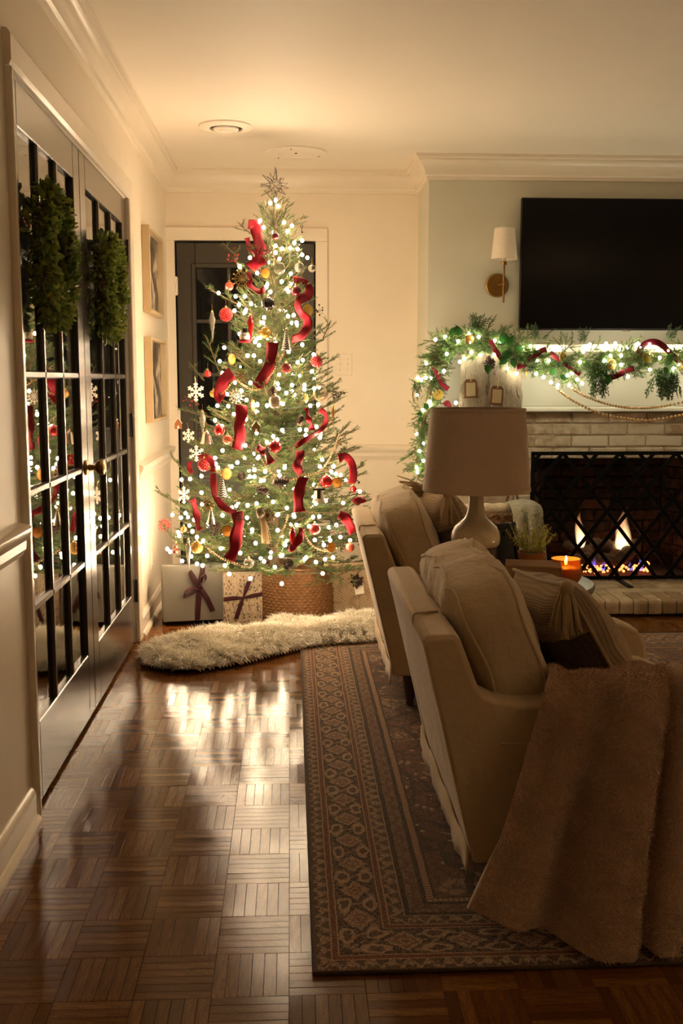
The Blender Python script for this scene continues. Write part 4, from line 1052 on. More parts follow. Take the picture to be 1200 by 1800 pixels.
def drape():
    V, F = [], []; NU, NV = 24, 40
    path = spline([(0, 5.44, .50), (0, 5.36, .555), (0, 5.24, .565), (0, 5.135, .545), (0, 5.09, .45), (0, 5.075, .32), (0, 5.07, .21)], 8); n = len(path)
    for q_ in path:
        k_ = path.index(q_) / n
        for i in range(NU + 1):
            u = i / NU; x_ = 1.135 + .155 * u + .008 * math.sin(k_ * 9); V.append((x_, q_.y + .010 * math.sin(u * 15 + k_ * 2) * k_ - .0 + .03 * max(0, u - .7) ** 1, q_.z - .05 * max(0, u - .8) - .012 * (2 * u - 1) ** 2))
    for j in range(n - 1):
        for i in range(NU): a = j * (NU + 1) + i; F.append((a, a + 1, a + NU + 2, a + NU + 1))
    b = MB().add(V, F); o = b.build('draped_blanket', M['grey_throw_cloth'], None, ang=80); sm = o.modifiers.new('thickness', 'SOLIDIFY'); sm.thickness = .012
    tag(o, 'grey-green gauze blanket hanging over the rim of the wicker basket', 'blanket', 'blankets in the wicker basket')
    fr = MB()
    for i in range(26): x_ = 1.137 + .153 * i / 25; fr.tube([(x_, 5.07, .212), (x_ + random.uniform(-.006, .006), 5.068, .16)], .0016, 4)
    fr.build('fringe', M['grey_throw_cloth'], o)
drape()

# ================================================================== under the tree
tb = thing('tree_basket', 'brown woven basket collar round the foot of the tree', 'basket', (.03, 5.24, .006))
weave(.222, .186, .245, 17, 44, .0050).build('wall', M['basket_weave'], tb, ang=70)
MB().tube([(.187 * math.cos(a), .187 * math.sin(a), .246) for a in np.linspace(0, 2 * PI, 65)[:-1]], .007, 8, closed=True).build('rim', M['basket_weave'], tb)

def fur_rug():
    edge_px = [(246, 1158), (262, 1173), (292, 1182), (340, 1183), (392, 1175), (440, 1166), (490, 1153), (530, 1143), (590, 1136), (650, 1133), (700, 1128), (700, 1088), (640, 1086), (600, 1090), (560, 1100), (520, 1098), (480, 1093), (470, 1107), (430, 1115), (385, 1112), (345, 1123), (310, 1133), (270, 1138)]
    poly = np.array([[p.x, p.y] for p in (atz(a, b - (4 if b > 1120 else 0), .012) for a, b in edge_px)])
    c = poly.mean(0); r = thing('fur_rug', 'shaggy cream fur rug on the floor in front of gifts', 'rug', (c[0], c[1], 0))
    x0, y0 = poly.min(0); x1, y1 = poly.max(0)
    def inside(P):
        n = len(poly); res = np.zeros(len(P), bool); j = n - 1
        for i in range(n):
            xi, yi = poly[i]; xj, yj = poly[j]; cnd = ((yi > P[:, 1]) != (yj > P[:, 1])) & (P[:, 0] < (xj - xi) * (P[:, 1] - yi) / (yj - yi + 1e-12) + xi); res ^= cnd; j = i
        return res
    def edist(P):
        d = np.full(len(P), 9.); n = len(poly)
        for i in range(n):
            a, b = poly[i], poly[(i + 1) % n]; ab = b - a; t = np.clip(((P - a) @ ab) / (ab @ ab), 0, 1); d = np.minimum(d, np.linalg.norm(P - a - t[:, None] * ab, axis=1))
        return d
    def h(P):
        d = edist(P); lump = .5 + .5 * np.sin(P[:, 0] * 13 + 1.3 * np.sin(P[:, 1] * 9)) * np.sin(P[:, 1] * 15 + P[:, 0] * 5)
        return .016 + (1 - np.exp(-d / .05)) * (.026 + .045 * lump)
    gn = 90; gx = np.linspace(x0, x1, gn); gy = np.linspace(y0, y1, gn); GX, GY = np.meshgrid(gx, gy); P = np.stack([GX.ravel(), GY.ravel()], 1)
    ins = inside(P); H = np.where(ins, h(P) * .8, .004); V = np.concatenate([P - c, H[:, None]], 1); F = []
    for j in range(gn - 1):
        for i in range(gn - 1):
            a = j * gn + i; q = (a, a + 1, a + gn + 1, a + gn)
            if sum(ins[k] for k in q) >= 3: F.append(q)
    MB().add(V.tolist(), F).build('hide', M['cream_fur'], r, ang=180)
    n = 46000; P = RNG.random((n * 2, 2)) * (np.array([x1 - x0, y1 - y0])) + np.array([x0, y0]); P = P[inside(P)][:n]; n = len(P)
    z = h(P) * .85; eps = .004
    gxh = (h(P + [eps, 0]) - h(P - [eps, 0])) / (2 * eps); gyh = (h(P + [0, eps]) - h(P - [0, eps])) / (2 * eps)
    q = np.floor(P / .022); cr = np.sin(q[:, 0] * 12.9898 + q[:, 1] * 78.233) * 43758.5; ca = (cr - np.floor(cr)) * 2 * PI
    d = np.stack([-gxh * .7 + .45 * np.cos(ca), -gyh * .7 + .45 * np.sin(ca) - .25, np.full(n, .75)], 1) + RNG.normal(0, .16, (n, 3)); d /= np.linalg.norm(d, axis=1)[:, None]
    L_ = RNG.uniform(.030, .055, (n, 1)); pos = np.concatenate([P - c, z[:, None]], 1)
    sd = np.cross(d, RNG.normal(0, 1, (n, 3))); sd /= np.linalg.norm(sd, axis=1)[:, None]; w_ = .0016
    d2 = d.copy(); d2[:, 2] -= .75; d2 /= np.linalg.norm(d2, axis=1)[:, None]
    mid = pos + d * L_ * .55; tip = mid + d2 * L_ * .5; tip[:, 2] = np.maximum(tip[:, 2], .003)
    VV = np.stack([pos - sd * w_, pos + sd * w_, mid + sd * w_ * .8, mid - sd * w_ * .8, tip], 1).reshape(-1, 3)
    k = np.arange(n)[:, None] * 5
    FF = [tuple(x) for x in (k + np.array([0, 1, 2, 3])).tolist()] + [tuple(x) for x in (k + np.array([3, 2, 4])).tolist()]
    tri_mesh('pile', VV, FF, M['cream_fur'], r, 'stuff')
fur_rug()

def ribbon_strip(pts, w, wd, n=8, twist=None, jig=0.0):
    """a band along pts; wd(i/n) gives the width direction"""
    P = spline(pts, n); N = len(P); V = []; F = []
    for i, p in enumerate(P):
        t_ = i / (N - 1); d = Vector(wd(t_, P, i)).normalized(); ww = w(t_) if callable(w) else w
        for k in range(5):
            s_ = k / 4 - .5; V.append(p + d * (ww * s_))
    for i in range(N - 1):
        for k in range(4): a = i * 5 + k; F.append((a, a + 1, a + 6, a + 5))
    return MB().add(V, F)
def solid(o, t=.0012): m = o.modifiers.new('thickness', 'SOLIDIFY'); m.thickness = t; m.offset = 0; return o

def gift(name, label, c, size, rz, tilt, mat, roll=0):
    r = thing(name, label, 'gift', c, rot=(tilt, roll, rz)); w, d, h = size
    bevel(MB().box((-w / 2, -d / 2, 0), (w / 2, d / 2, h)).build('wrapped_box', M[mat], r), .003, 2); return r
# the silver one
pb = atz(337, 1097, .01)
g1 = gift('gift_box', 'large silver-grey wrapped gift with burgundy bow by left wall', (pb.x, pb.y + .10, .012), (.305, .20, .275), .16, -.14, 'silver_wrap')
BV = M['burgundy_velvet']
fy = -.1025
solid(ribbon_strip([(.045, fy, .273), (.040, fy - .004, .235), (.028, fy - .006, .185)], .024, lambda t, P, i: (1, 0, 0)).build('ribbon', BV, g1))
solid(ribbon_strip([(.028, fy - .008, .165), (.018, fy - .007, .08), (.012, fy - .003, .004)], .026, lambda t, P, i: (1, 0, .1)).build('ribbon', BV, g1))
solid(ribbon_strip([(.030, fy - .012, .165), (-.01, fy - .03, .215), (-.022, fy - .035, .245), (-.012, fy - .015, .235), (.022, fy - .008, .18)], .022, lambda t, P, i: (.6, .5, .5)).build('bow_loop', BV, g1))
solid(ribbon_strip([(.030, fy - .012, .165), (.055, fy - .035, .200), (.048, fy - .045, .225), (.025, fy - .03, .205), (.028, fy - .01, .172)], .022, lambda t, P, i: (.5, .6, .5)).build('bow_loop', BV, g1))
solid(ribbon_strip([(.026, fy - .012, .160), (-.02, fy - .035, .160), (-.050, fy - .035, .140), (-.045, fy - .012, .125), (.02, fy - .008, .155)], .022, lambda t, P, i: (.2, .5, .8)).build('bow_loop', BV, g1))
solid(ribbon_strip([(.032, fy - .010, .160), (.060, fy - .014, .110), (.088, fy - .010, .045)], .024, lambda t, P, i: (1, 0, .35)).build('bow_tail', BV, g1))
MB().ball((.029, fy - .012, .164), .012, 10, 6, (1, .7, 1)).build('bow_knot', BV, g1)
# sheet music
pb = atz(426, 1106, .01)
g2 = gift('gift_box', 'sheet-music wrapped gift with crossed burgundy ribbon beside the basket', (pb.x, pb.y + .055, .012), (.185, .085, .262), .10, -.06, 'sheet_music_wrap')
fy = -.0445
zc = .145
solid(ribbon_strip([(-.0935, fy, zc - .004), (-.05, fy - .002, zc), (0, fy - .004, zc + .002), (.05, fy - .002, zc + .010), (.0935, fy, zc + .016)], lambda t: .020 if abs(t - .5) > .2 else .008 + .012 * abs(t - .5) / .2, lambda t, P, i: (.05, 0, 1)).build('ribbon', BV, g2))
solid(ribbon_strip([(.030, fy - .003, .225), (.016, fy - .003, .185), (.0, fy - .005, zc), (-.016, fy - .004, .10), (-.035, fy - .003, .045)], lambda t: .021 if abs(t - .45) > .2 else .008 + .013 * abs(t - .45) / .2, lambda t, P, i: (1, 0, -.25)).build('ribbon', BV, g2))
# third gift
pb = atz(622, 1084, .01)
g3 = gift('gift_box', 'tan patterned gift with burgundy flower behind the farther armchair', (pb.x + .005, pb.y + .09, .02), (.26, .15, .245), -.30, -.22, 'feather_wrap', -.10)
fl_ = MB()
for k in range(16):
    a = k * 2.4; rr = .012 + .012 * (k % 3) / 2; d = Vector((math.cos(a), -.35, math.sin(a))).normalized(); s_ = d.cross(Vector((0, 1, 0))).normalized(); c0 = Vector((.040, -.082, .150))
    fl_.add([c0, c0 + d * rr + s_ * .010, c0 + d * rr * 2.0, c0 + d * rr - s_ * .010], [(0, 1, 2, 3)])
solid(fl_.build('ribbon_flower', BV, g3), .002)
o = MB().box((.040, -.081, .075), (.088, -.078, .130), .001).build('gift_tag', M['white_felt'], g3)
o.rotation_euler = (0, -.1, 0)
MB().tube([(-.13, -.078, .15), (.13, -.078, .15)], .0012, 5).tube([(.04, -.078, 0), (.04, -.078, .245)], .0012, 5).build('twine', M['twine'], g3)

# ================================================================== the tree
AX0, AY = Vector((-.085, 5.22, .25)), 5.22
STAR = at(484, 326, 5.2)
AX1 = Vector((STAR.x, 5.2, STAR.z - .10))
TZ0, TZ1, TR = .24, 2.06, .585
def axis(z): t_ = (z - AX0.z) / (AX1.z - AX0.z); return AX0.lerp(AX1, t_)
def trad(z):
    t_ = (TZ1 - z) / (TZ1 - TZ0)
    if t_ < 0: return .02
    if t_ > 1: return TR * max(.2, 1 - (t_ - 1) * 6)
    return .035 + (TR - .035) * t_ ** .93
def on_tree(px, py, k=1.0):
    d = ray(px, py); best, bp = 9, None
    for i in range(140):
        Y = 4.55 + i * .006; p = EYE + d * (Y / d.y); a = axis(p.z); f = math.hypot(p.x - a.x, p.y - a.y) - trad(p.z) * k
        if f <= 0: return p
        if f < best: best, bp = f, p
    return bp
tree = thing('christmas_tree', 'lit green Christmas tree decorated in red and gold in the corner', 'tree', (AX0.x, AY, .02))
def local(p): return Vector(p) - Vector((AX0.x, AY, .02))
MB().tube([local((.02, 5.23, .04)), local(AX0), local(axis(1.2)), local(AX1)], [.03, .026, .018, .008], 10).build('trunk', M['bark'], tree)

def branch_mesh(L, seed, needle=.019, w=.0011, dens=430, tw=1.0, mat='spruce_needles', name='branch'):
    rnd = random.Random(seed); twigs = []
    def curve(p, d, l, lift, n=6):
        pts = [p.copy()]; dd = d.copy()
        for i in range(n): dd = (dd + Vector((0, 0, lift / n)) + Vector((rnd.gauss(0, .03), rnd.gauss(0, .03), rnd.gauss(0, .03)))).normalized(); pts.append(pts[-1] + dd * (l / n))
        return pts
    main = curve(Vector((0, 0, 0)), Vector((1, 0, -.02)), L, .28, 10); twigs.append((main, .0022))
    x = .16 * L
    side = 1
    while x < L * .93:
        i = min(9, int(x / L * 10)); p = main[i].lerp(main[i + 1], x / L * 10 - i); d = (main[i + 1] - main[i]).normalized()
        sd = Vector((-d.y, d.x, 0)).normalized() * side; l_ = (.30 * (L - x) + .045) * rnd.uniform(.8, 1.15) * tw
        t = curve(p, (d * .75 + sd * rnd.uniform(.6, .9) + Vector((0, 0, rnd.uniform(-.12, .22)))).normalized(), l_, .15, 5); twigs.append((t, .0013))
        if l_ > .10:
            for q, s2 in ((.45, 1), (.65, -1)):
                j = min(4, int(q * 5)); pp_ = t[j].lerp(t[j + 1], q * 5 - j); dd = (t[j + 1] - t[j]).normalized()
                twigs.append((curve(pp_, (dd * .8 + Vector((-dd.y, dd.x, .1)) * .65 * s2).normalized(), l_ * .42, .1, 4), .001))
        x += rnd.uniform(.026, .046); side = -side
    V, F = [], []
    wood = MB()
    for t, r in twigs: wood.tube(t, [r * 1.2] * (len(t) - 1) + [r * .6], 4)
    for t, r in twigs:
        Lt = sum((b - a).length for a, b in zip(t, t[1:])); n = int(Lt * dens)
        for k in range(n):
            q = rnd.random() * (len(t) - 1); j = min(len(t) - 2, int(q)); p = t[j].lerp(t[j + 1], q - j); d = (t[j + 1] - t[j]).normalized()
            o = d.orthogonal().normalized(); o = Matrix.Rotation(rnd.random() * 2 * PI, 3, d) @ o
            if o.z < -.3: o.z *= .5
            dr = (d * rnd.uniform(.5, .9) + o * .75).normalized(); s_ = dr.cross(o).normalized(); ln = needle * rnd.uniform(.75, 1.15)
            b = len(V); V += [p - s_ * w, p + s_ * w, p + dr * ln * .6 + s_ * w * .8, p + dr * ln, p + dr * ln * .6 - s_ * w * .8]; F.append((b, b + 1, b + 2, b + 3, b + 4))
    nb = len(V); V += [Vector(p) for p in wood.v]; F += [tuple(i + nb for i in f) for f in wood.f]
    me = bpy.data.meshes.new(name); me.from_pydata([tuple(p) for p in V], [], F); me.update(); me.materials.append(M[mat]); me.materials.append(M['twig'])
    nn = len(wood.f); mi = np.zeros(len(F), dtype=np.int32); mi[-nn:] = 1; me.polygons.foreach_set('material_index', mi)
    return me
BR = {L_: [branch_mesh(L_, int(L_ * 1000) + s_) for s_ in range(3)] for L_ in (.14, .24, .36, .50)}
def place_branch(p, d, L_, roll=0, parent=tree, meshes=BR, name='branch', loc_fn=local, smin=.75):
    key = min(meshes, key=lambda k: abs(k - L_)); me = random.choice(meshes[key]); sc_ = L_ / key
    d = Vector(d).normalized(); z = Vector((0, 0, 1)); z = (z - d * z.dot(d)); z = z.normalized() if z.length > .05 else d.orthogonal().normalized(); y = z.cross(d)
    R_ = Matrix((d, y, z)).transposed().to_4x4() @ Matrix.Rotation(roll, 4, 'X')
    o = link(name, me, parent); o.matrix_local = Matrix.Translation(loc_fn(p)) @ R_ @ Matrix.Scale(sc_, 4); return o
z = TZ0 + .06; az = 0; nb = 0
while z < 1.94:
    R_ = trad(z); t_ = (z - TZ0) / (TZ1 - TZ0)
    n = max(4, int(6 + 13 * (1 - t_)))
    for k in range(n):
        az += 2.39996 ; a = az + random.uniform(-.2, .2)
        el = -.10 + .75 * t_ ** 1.3 + random.uniform(-.10, .12)
        d = Vector((math.cos(a) * math.cos(el), math.sin(a) * math.cos(el), math.sin(el)))
        L_ = R_ / math.cos(el) * random.uniform(.82, 1.10)
        p = axis(z + random.uniform(-.03, .03))
        tip = p + d * L_
        if tip.x < LX + .05: L_ *= max(.3, (p.x - LX - .05) / max(.01, p.x - tip.x))
        st = 0
        if L_ > .34: st = L_ - .34 - random.uniform(0, .08)       # needles only on the outer part
        place_branch(p + d * st * .9, d, min(.56, L_ - st * .9), random.uniform(-.5, .5)); nb += 1
    z += .052 + .028 * (1 - t_)
for k in range(7):
    a = k * .9; p = axis(1.90 + .012 * k); place_branch(p, (math.cos(a) * .8, math.sin(a) * .8, 1), .13 + .02 * (k % 2), 0)
# characteristic long tips seen against the walls
for (px0, py0), (px1, py1), Y in (((350, 905), (265, 882), 5.05), ((345, 990), (266, 932), 5.0), ((345, 850), (288, 812), 5.15), ((350, 660), (335, 645), 5.2), ((395, 525), (358, 510), 5.2), ((380, 640), (362, 590), 5.2), ((350, 730), (312, 725), 5.15), ((570, 590), (578, 573), 5.2),
                                  ((600, 800), (632, 792), 5.2), ((585, 705), (603, 695), 5.2), ((590, 770), (615, 755), 5.2), ((605, 835), (640, 825), 5.2), ((515, 395), (536, 384), 5.2), ((490, 390), (512, 358), 5.2), ((470, 395), (455, 372), 5.2), ((440, 410), (423, 402), 5.2), ((410, 445), (397, 436), 5.2)):
    a, b = at(px0, py0, Y + .05), at(px1, py1, Y); d = b - a; place_branch(a - d * .6, d, max(.13, d.length * 1.6), 0)
for k in range(84):                                              # inner fill so the trunk stays hidden
    z = random.uniform(.32, 1.75); a = random.uniform(0, 2 * PI); p = axis(z); place_branch(p, (math.cos(a), math.sin(a), random.uniform(.0, .7)), trad(z) * .72, random.uniform(-.6, .6))

# ---- lights on the tree
BULBS = [(475, 357), (484, 352), (488, 362), (457, 388), (463, 400), (499, 391), (513, 397), (505, 407), (531, 423), (484, 432), (496, 437), (510, 436), (523, 438), (531, 448), (484, 444), (540, 453), (491, 455), (439, 453), (421, 469), (517, 427),
 (384, 515), (452, 480), (468, 504), (475, 513), (420, 536), (432, 545), (441, 534), (412, 546), (464, 558), (462, 567), (394, 611), (421, 587), (448, 601), (455, 607), (430, 521), (414, 521), (495, 495), (511, 481), (506, 556), (516, 554), (521, 567), (531, 606),
 (386, 635), (391, 656), (435, 625), (446, 625), (457, 635), (440, 673), (382, 713), (401, 714), (411, 728), (433, 703), (378, 739), (390, 749), (431, 783), (452, 712), (432, 737), (424, 687), (451, 761),
 (507, 618), (551, 623), (548, 653), (532, 633), (523, 637), (535, 677), (535, 684), (552, 683), (488, 675), (490, 683), (513, 677), (503, 691), (487, 700), (497, 710), (469, 713), (545, 713), (559, 711), (556, 750), (538, 756), (527, 755), (537, 765), (496, 756), (480, 767), (487, 773), (562, 769), (469, 777),
 (391, 792), (378, 805), (379, 815), (383, 822), (319, 843), (334, 842), (354, 837), (354, 866), (303, 905), (326, 902), (318, 910), (341, 914), (391, 906), (338, 934), (315, 942), (346, 944), (357, 951), (294, 965), (299, 970), (388, 964), (364, 977), (336, 978), (320, 986), (346, 991), (356, 994), (395, 994),
 (407, 820), (417, 813), (447, 826), (439, 838), (447, 838), (459, 845), (466, 829), (453, 805), (500, 822), (435, 888), (451, 885), (480, 882), (504, 893), (487, 905), (434, 910), (443, 931), (488, 932), (449, 955), (422, 972), (475, 980), (464, 987), (483, 997), (496, 976), (516, 905), (491, 836),
 (566, 808), (562, 820), (586, 820), (582, 829), (590, 833), (555, 885), (572, 880), (603, 884), (632, 864), (517, 908), (521, 923), (550, 909), (561, 908), (543, 925), (591, 923), (578, 927), (553, 949), (569, 958), (580, 950), (598, 944), (615, 950), (535, 983), (571, 983), (585, 980), (538, 980), (567, 1008), (555, 988), (495, 1026), (440, 1017), (403, 1009)]
lights = thing('tree_lights', 'string of warm white fairy lights wound round the Christmas tree', 'string lights', (AX0.x, AY, .02))
bulb_me = MB().ball((0, 0, 0), .0082, 8, 6, (1, 1, 1.15)).mesh('bulb', M['bulb'])
sock_me = MB().lathe([(0, 0), (.004, 0), (.004, .012), (0, .012)], 6).mesh('bulb_socket', M['wire_green'])
bp = [on_tree(px, py, 1.03) for px, py in BULBS]
for k in range(116):                                             # the rest of the string, round the sides, back and inside
    z = TZ0 + .05 + (TZ1 - TZ0 - .1) * (1 - math.sqrt(random.random())) ; a = random.uniform(0, 2 * PI); rr = trad(z) * random.uniform(.3, .95)
    if math.sin(a) < -.2: rr *= .6
    q = axis(z); bp.append(Vector((q.x + math.cos(a) * rr, q.y + math.sin(a) * rr, z)))
for q in bp:
    if q.x < LX + .02: q.x = LX + .02
    o = link('bulb', bulb_me, lights, local(q)); 
order = sorted(bp, key=lambda q: q.z); wm = MB()
for a, b in zip(order, order[1:]):
    if (a - b).length < .55:
        m_ = (a + b) / 2; ax_ = axis(m_.z); m_ = m_ + (ax_ - m_) * .25; m_.z -= .02
        wm.tube([local(a), local(m_), local(b)], .0011, 3)
wm.build('wire', M['wire_green'], lights)

# ---- ornaments
ORN = 'ornaments on the Christmas tree'
def hang(o, top, L_=.03):
    MB().tube([(0, 0, top), (0, .004, top + L_ * .6), (0, .010, top + L_)], .0008, 4).build('hook', M['gold'], o)
def ornament(name, label, p, mesh, mat, cat='ornament', rot=None, top=None, cap=True, scale=1, mat_hook=True):
    me = mesh.mesh(name, M[mat] if isinstance(mat, str) else mat, True, 45); o = link(name, me, None, p, rot, scale); tag(o, label, cat, ORN)
    if top is not None:
        if cap: MB().lathe([(0, top - .002), (.005, top - .002), (.005, top + .006), (.002, top + .008), (0, top + .008)], 10).build('cap', M['gold'], o)
        hang(o, top + (.006 if cap else 0))
    return o
PXM = 4.85 / 1800
def gball(px, py, r, mat, label, ribs=0, k=1.05, name='ball_ornament'):
    R_ = r * PXM; b = MB(); prof = [(max(.0003, R_ * math.cos(-PI / 2 + PI * i / 14)), R_ * math.sin(-PI / 2 + PI * i / 14)) for i in range(15)]
    b.lathe(prof, 28 if not ribs else ribs * 4, fn=(lambda th, z: 1 - .05 * (.5 + .5 * math.cos(th * ribs))) if ribs else None)
    return ornament(name, label, on_tree(px, py, k), b, mat, top=R_)
gball(484, 415, 6.5, 'dark_red', 'small dark red ball on the tree just under its tip')
gball(491, 472, 11, 'clear_glass', 'large clear ribbed glass ball below the white top snowflake', 14)
gball(526, 470, 9, 'clear_glass', 'clear glass ball on the tree beside the smaller clear ball')
gball(548, 472, 7, 'clear_glass', 'small clear glass ball at the tree\'s edge against the door casing')
gball(471, 534, 12, 'black_glass', 'shiny black glass ball high on the tree')
gball(466, 585, 10, 'amber_glass', 'amber glass ball below the black ball')
gball(520, 512, 10, 'dark_red', 'dark burgundy ball inside the curl of red ribbon')
gball(365, 657, 6.5, 'red_glass', 'small red ball hanging alone over the dark door pane')
gball(375, 692, 7, 'amber_glass', 'small gold glass ball beside the large white snowflake')
gball(385, 756, 10, 'red_glass', 'shiny red ball beside the silver bell')
gball(400, 773, 9, 'salmon_glass', 'pale red glass ball next to the shiny red ball')
gball(483, 785, 11, 'red_glass', 'red ribbed ball at the middle of the tree', 12)
gball(346, 962, 11, 'amber_glass', 'amber ribbed ball beside the long clear icicle low down', 12)
gball(573, 846, 11, 'red_glass', 'red ball touching an orange slice near the farther armchair')
gball(621, 860, 6, 'red_glass', 'small red ball at the tree edge above the farther armchair')
gball(553, 930, 10, 'red_glitter', 'red glitter ball low on the armchair side of the tree')
gball(323, 931, 6, 'gold', 'small gold ball below the red flat snowflake')
gball(437, 990, 9, 'clear_glass', 'clear glass ball above the two wrapped gifts')
gball(615, 962, 8, 'salmon_glass', 'pale red ball low beside the farther armchair back')
gball(403, 503, 8, 'salmon_glass', 'pale red striped glass ball by the dark door window', 8)

def spiky(px, py, r, mat, label, n=90, k=1.05):
    R_ = r * PXM; b = MB(); b.ball((0, 0, 0), R_ * .72, 14, 10)
    for i in range(n):
        y = 1 - 2 * (i + .5) / n; a = i * 2.39996; rr = math.sqrt(1 - y * y); b.ball((R_ * .84 * rr * math.cos(a), R_ * .84 * rr * math.sin(a), R_ * .84 * y), R_ * .17, 6, 4)
    return ornament('berry_ball', label, on_tree(px, py, k), b, mat, top=R_)
spiky(397, 553, 13, 'red_glitter', 'red beaded ball over the dark door window')
spiky(556, 635, 11, 'red_glitter', 'red beaded ball at the tree edge beside the switch plate')
spiky(503, 647, 9, 'red_berry', 'red berry cluster beside the widest red ribbon')
spiky(359, 817, 12, 'red_glitter', 'red beaded ball under a white snowflake')

def flake(px, py, r, mat, label, k=1.06, style=0, sx=1.0, rz=0):
    R_ = r * PXM; b = MB(); t = .0022
    def bar(a, b_, w):
        a, b_ = Vector((a[0], 0, a[1])), Vector((b_[0], 0, b_[1])); d = (b_ - a).normalized(); s_ = Vector((-d.z, 0, d.x)) * w
        v_ = [a - s_, a + s_, b_ + s_, b_ - s_]; vs = [q + Vector((0, -t, 0)) for q in v_] + [q + Vector((0, t, 0)) for q in v_]
        b.add(vs, [(0, 1, 2, 3), (7, 6, 5, 4), (0, 4, 5, 1), (1, 5, 6, 2), (2, 6, 7, 3), (3, 7, 4, 0)])
    n = 6 if style < 2 else 12
    for k_ in range(n):
        a = 2 * PI * k_ / n + PI / 2; u = (math.cos(a), math.sin(a)); P = lambda s_: (u[0] * s_, u[1] * s_)
        bar((0, 0), P(R_), R_ * (.075 if n == 6 else .05))
        for q, l_ in (((.42, .26), (.70, .30)) if n == 6 else ((.62, .22),)):
            for sg in (1, -1):
                aa = a + sg * .85; st = P(R_ * q); bar(st, (st[0] + math.cos(aa) * R_ * l_, st[1] + math.sin(aa) * R_ * l_), R_ * (.065 if n == 6 else .045))
        b.ball((u[0] * R_, 0, u[1] * R_), R_ * .085, 6, 4)
    if style == 1:
        ring = [(R_ * .55 * math.cos(2 * PI * i / 24), 0, R_ * .55 * math.sin(2 * PI * i / 24)) for i in range(24)]; b.tube(ring, R_ * .05, 5, closed=True)
    b.ball((0, 0, 0), R_ * .16, 8, 5, (1, .4, 1))
    return ornament('snowflake_ornament', label, on_tree(px, py, k), b, mat, rot=(0, 0, rz), top=R_, cap=False)
flake(470, 444, 12, 'silver', 'silver snowflake near the tip beside red ribbon', style=1)
flake(425, 490, 17, 'gold', 'large gold snowflake over the door window frame', style=2)
flake(344, 689, 17, 'white_felt', 'largest white snowflake hanging at the tree\'s left edge', rz=.5)
flake(415, 696, 13, 'white_felt', 'white and red snowflake beside the hanging bead string', style=2)
flake(331, 766, 13, 'white_felt', 'lacy white snowflake against the dark door', style=1, rz=.6)
flake(345, 797, 14, 'white_felt', 'white snowflake just above a red beaded ball', rz=.3)
flake(323, 870, 15, 'white_felt', 'white snowflake at the door casing edge', rz=.9)
flake(364, 888, 12, 'gold', 'gold lace snowflake beside the dangling ribbon end', style=2)
flake(289, 923, 12, 'red_glitter', 'flat red snowflake hanging at the lowest branch by left wall', style=2)
flake(470, 906, 12, 'dark_red', 'dark red snowflake beside the cream tassel ornament', style=2)
flake(422, 660, 9, 'gold', 'small gold snowflake under the upright orange slice', style=1)

def icicle(px, py, h, w, mat, label, k=1.07):
    H_, R_ = h * PXM, w * PXM / 2
    prof = [(.0005, -H_ * .6), (R_ * .28, -H_ * .35), (R_ * .5, -H_ * .18), (R_ * .72, -H_ * .10), (R_ * .62, -H_ * .05), (R_, H_ * .08), (R_ * .98, H_ * .18), (R_ * .55, H_ * .28), (R_ * .5, H_ * .31), (R_ * .65, H_ * .34), (R_ * .3, H_ * .40), (.0005, H_ * .40)]
    return ornament('icicle_ornament', label, on_tree(px, py, k), MB().lathe(prof, 14, fn=lambda th, z: 1 + .08 * math.cos(th * 6)), mat, top=H_ * .4)
icicle(373, 570, 56, 11, 'clear_glass', 'clear glass icicle hanging before the dark door window')
icicle(440, 574, 50, 11, 'red_glass', 'red glass icicle beside the small white snowman')
icicle(356, 742, 48, 11, 'clear_glass', 'clear glass icicle above the silver bell')
icicle(331, 972, 58, 10, 'clear_glass', 'long clear icicle above the silver gift')
icicle(585, 728, 34, 7, 'gold', 'thin gold icicle at the tree edge beside the wall')
icicle(514, 945, 46, 11, 'red_glass', 'red glass finial low on the tree beside ribbon')
icicle(470, 800, 38, 10, 'clear_glass', 'clear green-tinted finial beside the red ribbed ball')

def conetree(px, py, h, w, mat, label, k=1.07):
    H_, R_ = h * PXM, w * PXM / 2; prof = [(0, -H_ / 2), (R_, -H_ / 2)]
    for i in range(5):
        z0 = -H_ / 2 + H_ * i / 5; z1 = -H_ / 2 + H_ * (i + 1) / 5; r0 = R_ * (1 - i / 5.6); prof += [(r0, z0 + H_ * .02), (r0 * .74, z1)]
    prof.append((.0005, H_ / 2))
    o = ornament('cone_tree_ornament', label, on_tree(px, py, k), MB().lathe(prof, 18), mat, top=H_ / 2); return o
conetree(503, 598, 36, 18, 'striped_cone', 'black and white striped cone tree beside the lit ribbon curl')
conetree(390, 855, 36, 19, 'striped_cone', 'black and white striped cone tree beside an orange slice')
conetree(371, 908, 26, 18, 'silver', 'silver cone tree below the gold lace snowflake')
conetree(309, 963, 18, 12, 'gingham_red', 'tiny red checked tree on the lowest branch')
def bell(px, py, h, w, mat, label, bow=False, k=1.07):
    H_, R_ = h * PXM, w * PXM / 2
    o = ornament('bell_ornament', label, on_tree(px, py, k), MB().lathe([(R_, -H_ / 2), (R_ * .92, -H_ * .40), (R_ * .72, -H_ * .2), (R_ * .62, H_ * .1), (R_ * .5, H_ * .32), (R_ * .22, H_ * .46), (.0005, H_ / 2), (.0004, H_ * .44), (R_ * .86, -H_ * .46)], 24), mat, top=H_ / 2)
    MB().ball((0, 0, -H_ * .46), R_ * .2, 8, 6).build('clapper', M['gold'], o)
    if bow: MB().box((-R_ * .9, -R_ * .75, H_ * .22), (R_ * .9, -R_ * .55, H_ * .34), .001).box((-R_ * .25, -R_ * .85, -H_ * .25), (R_ * .25, -R_ * .70, H_ * .25), .001).build('dark_bow', M['snow_black'], o)
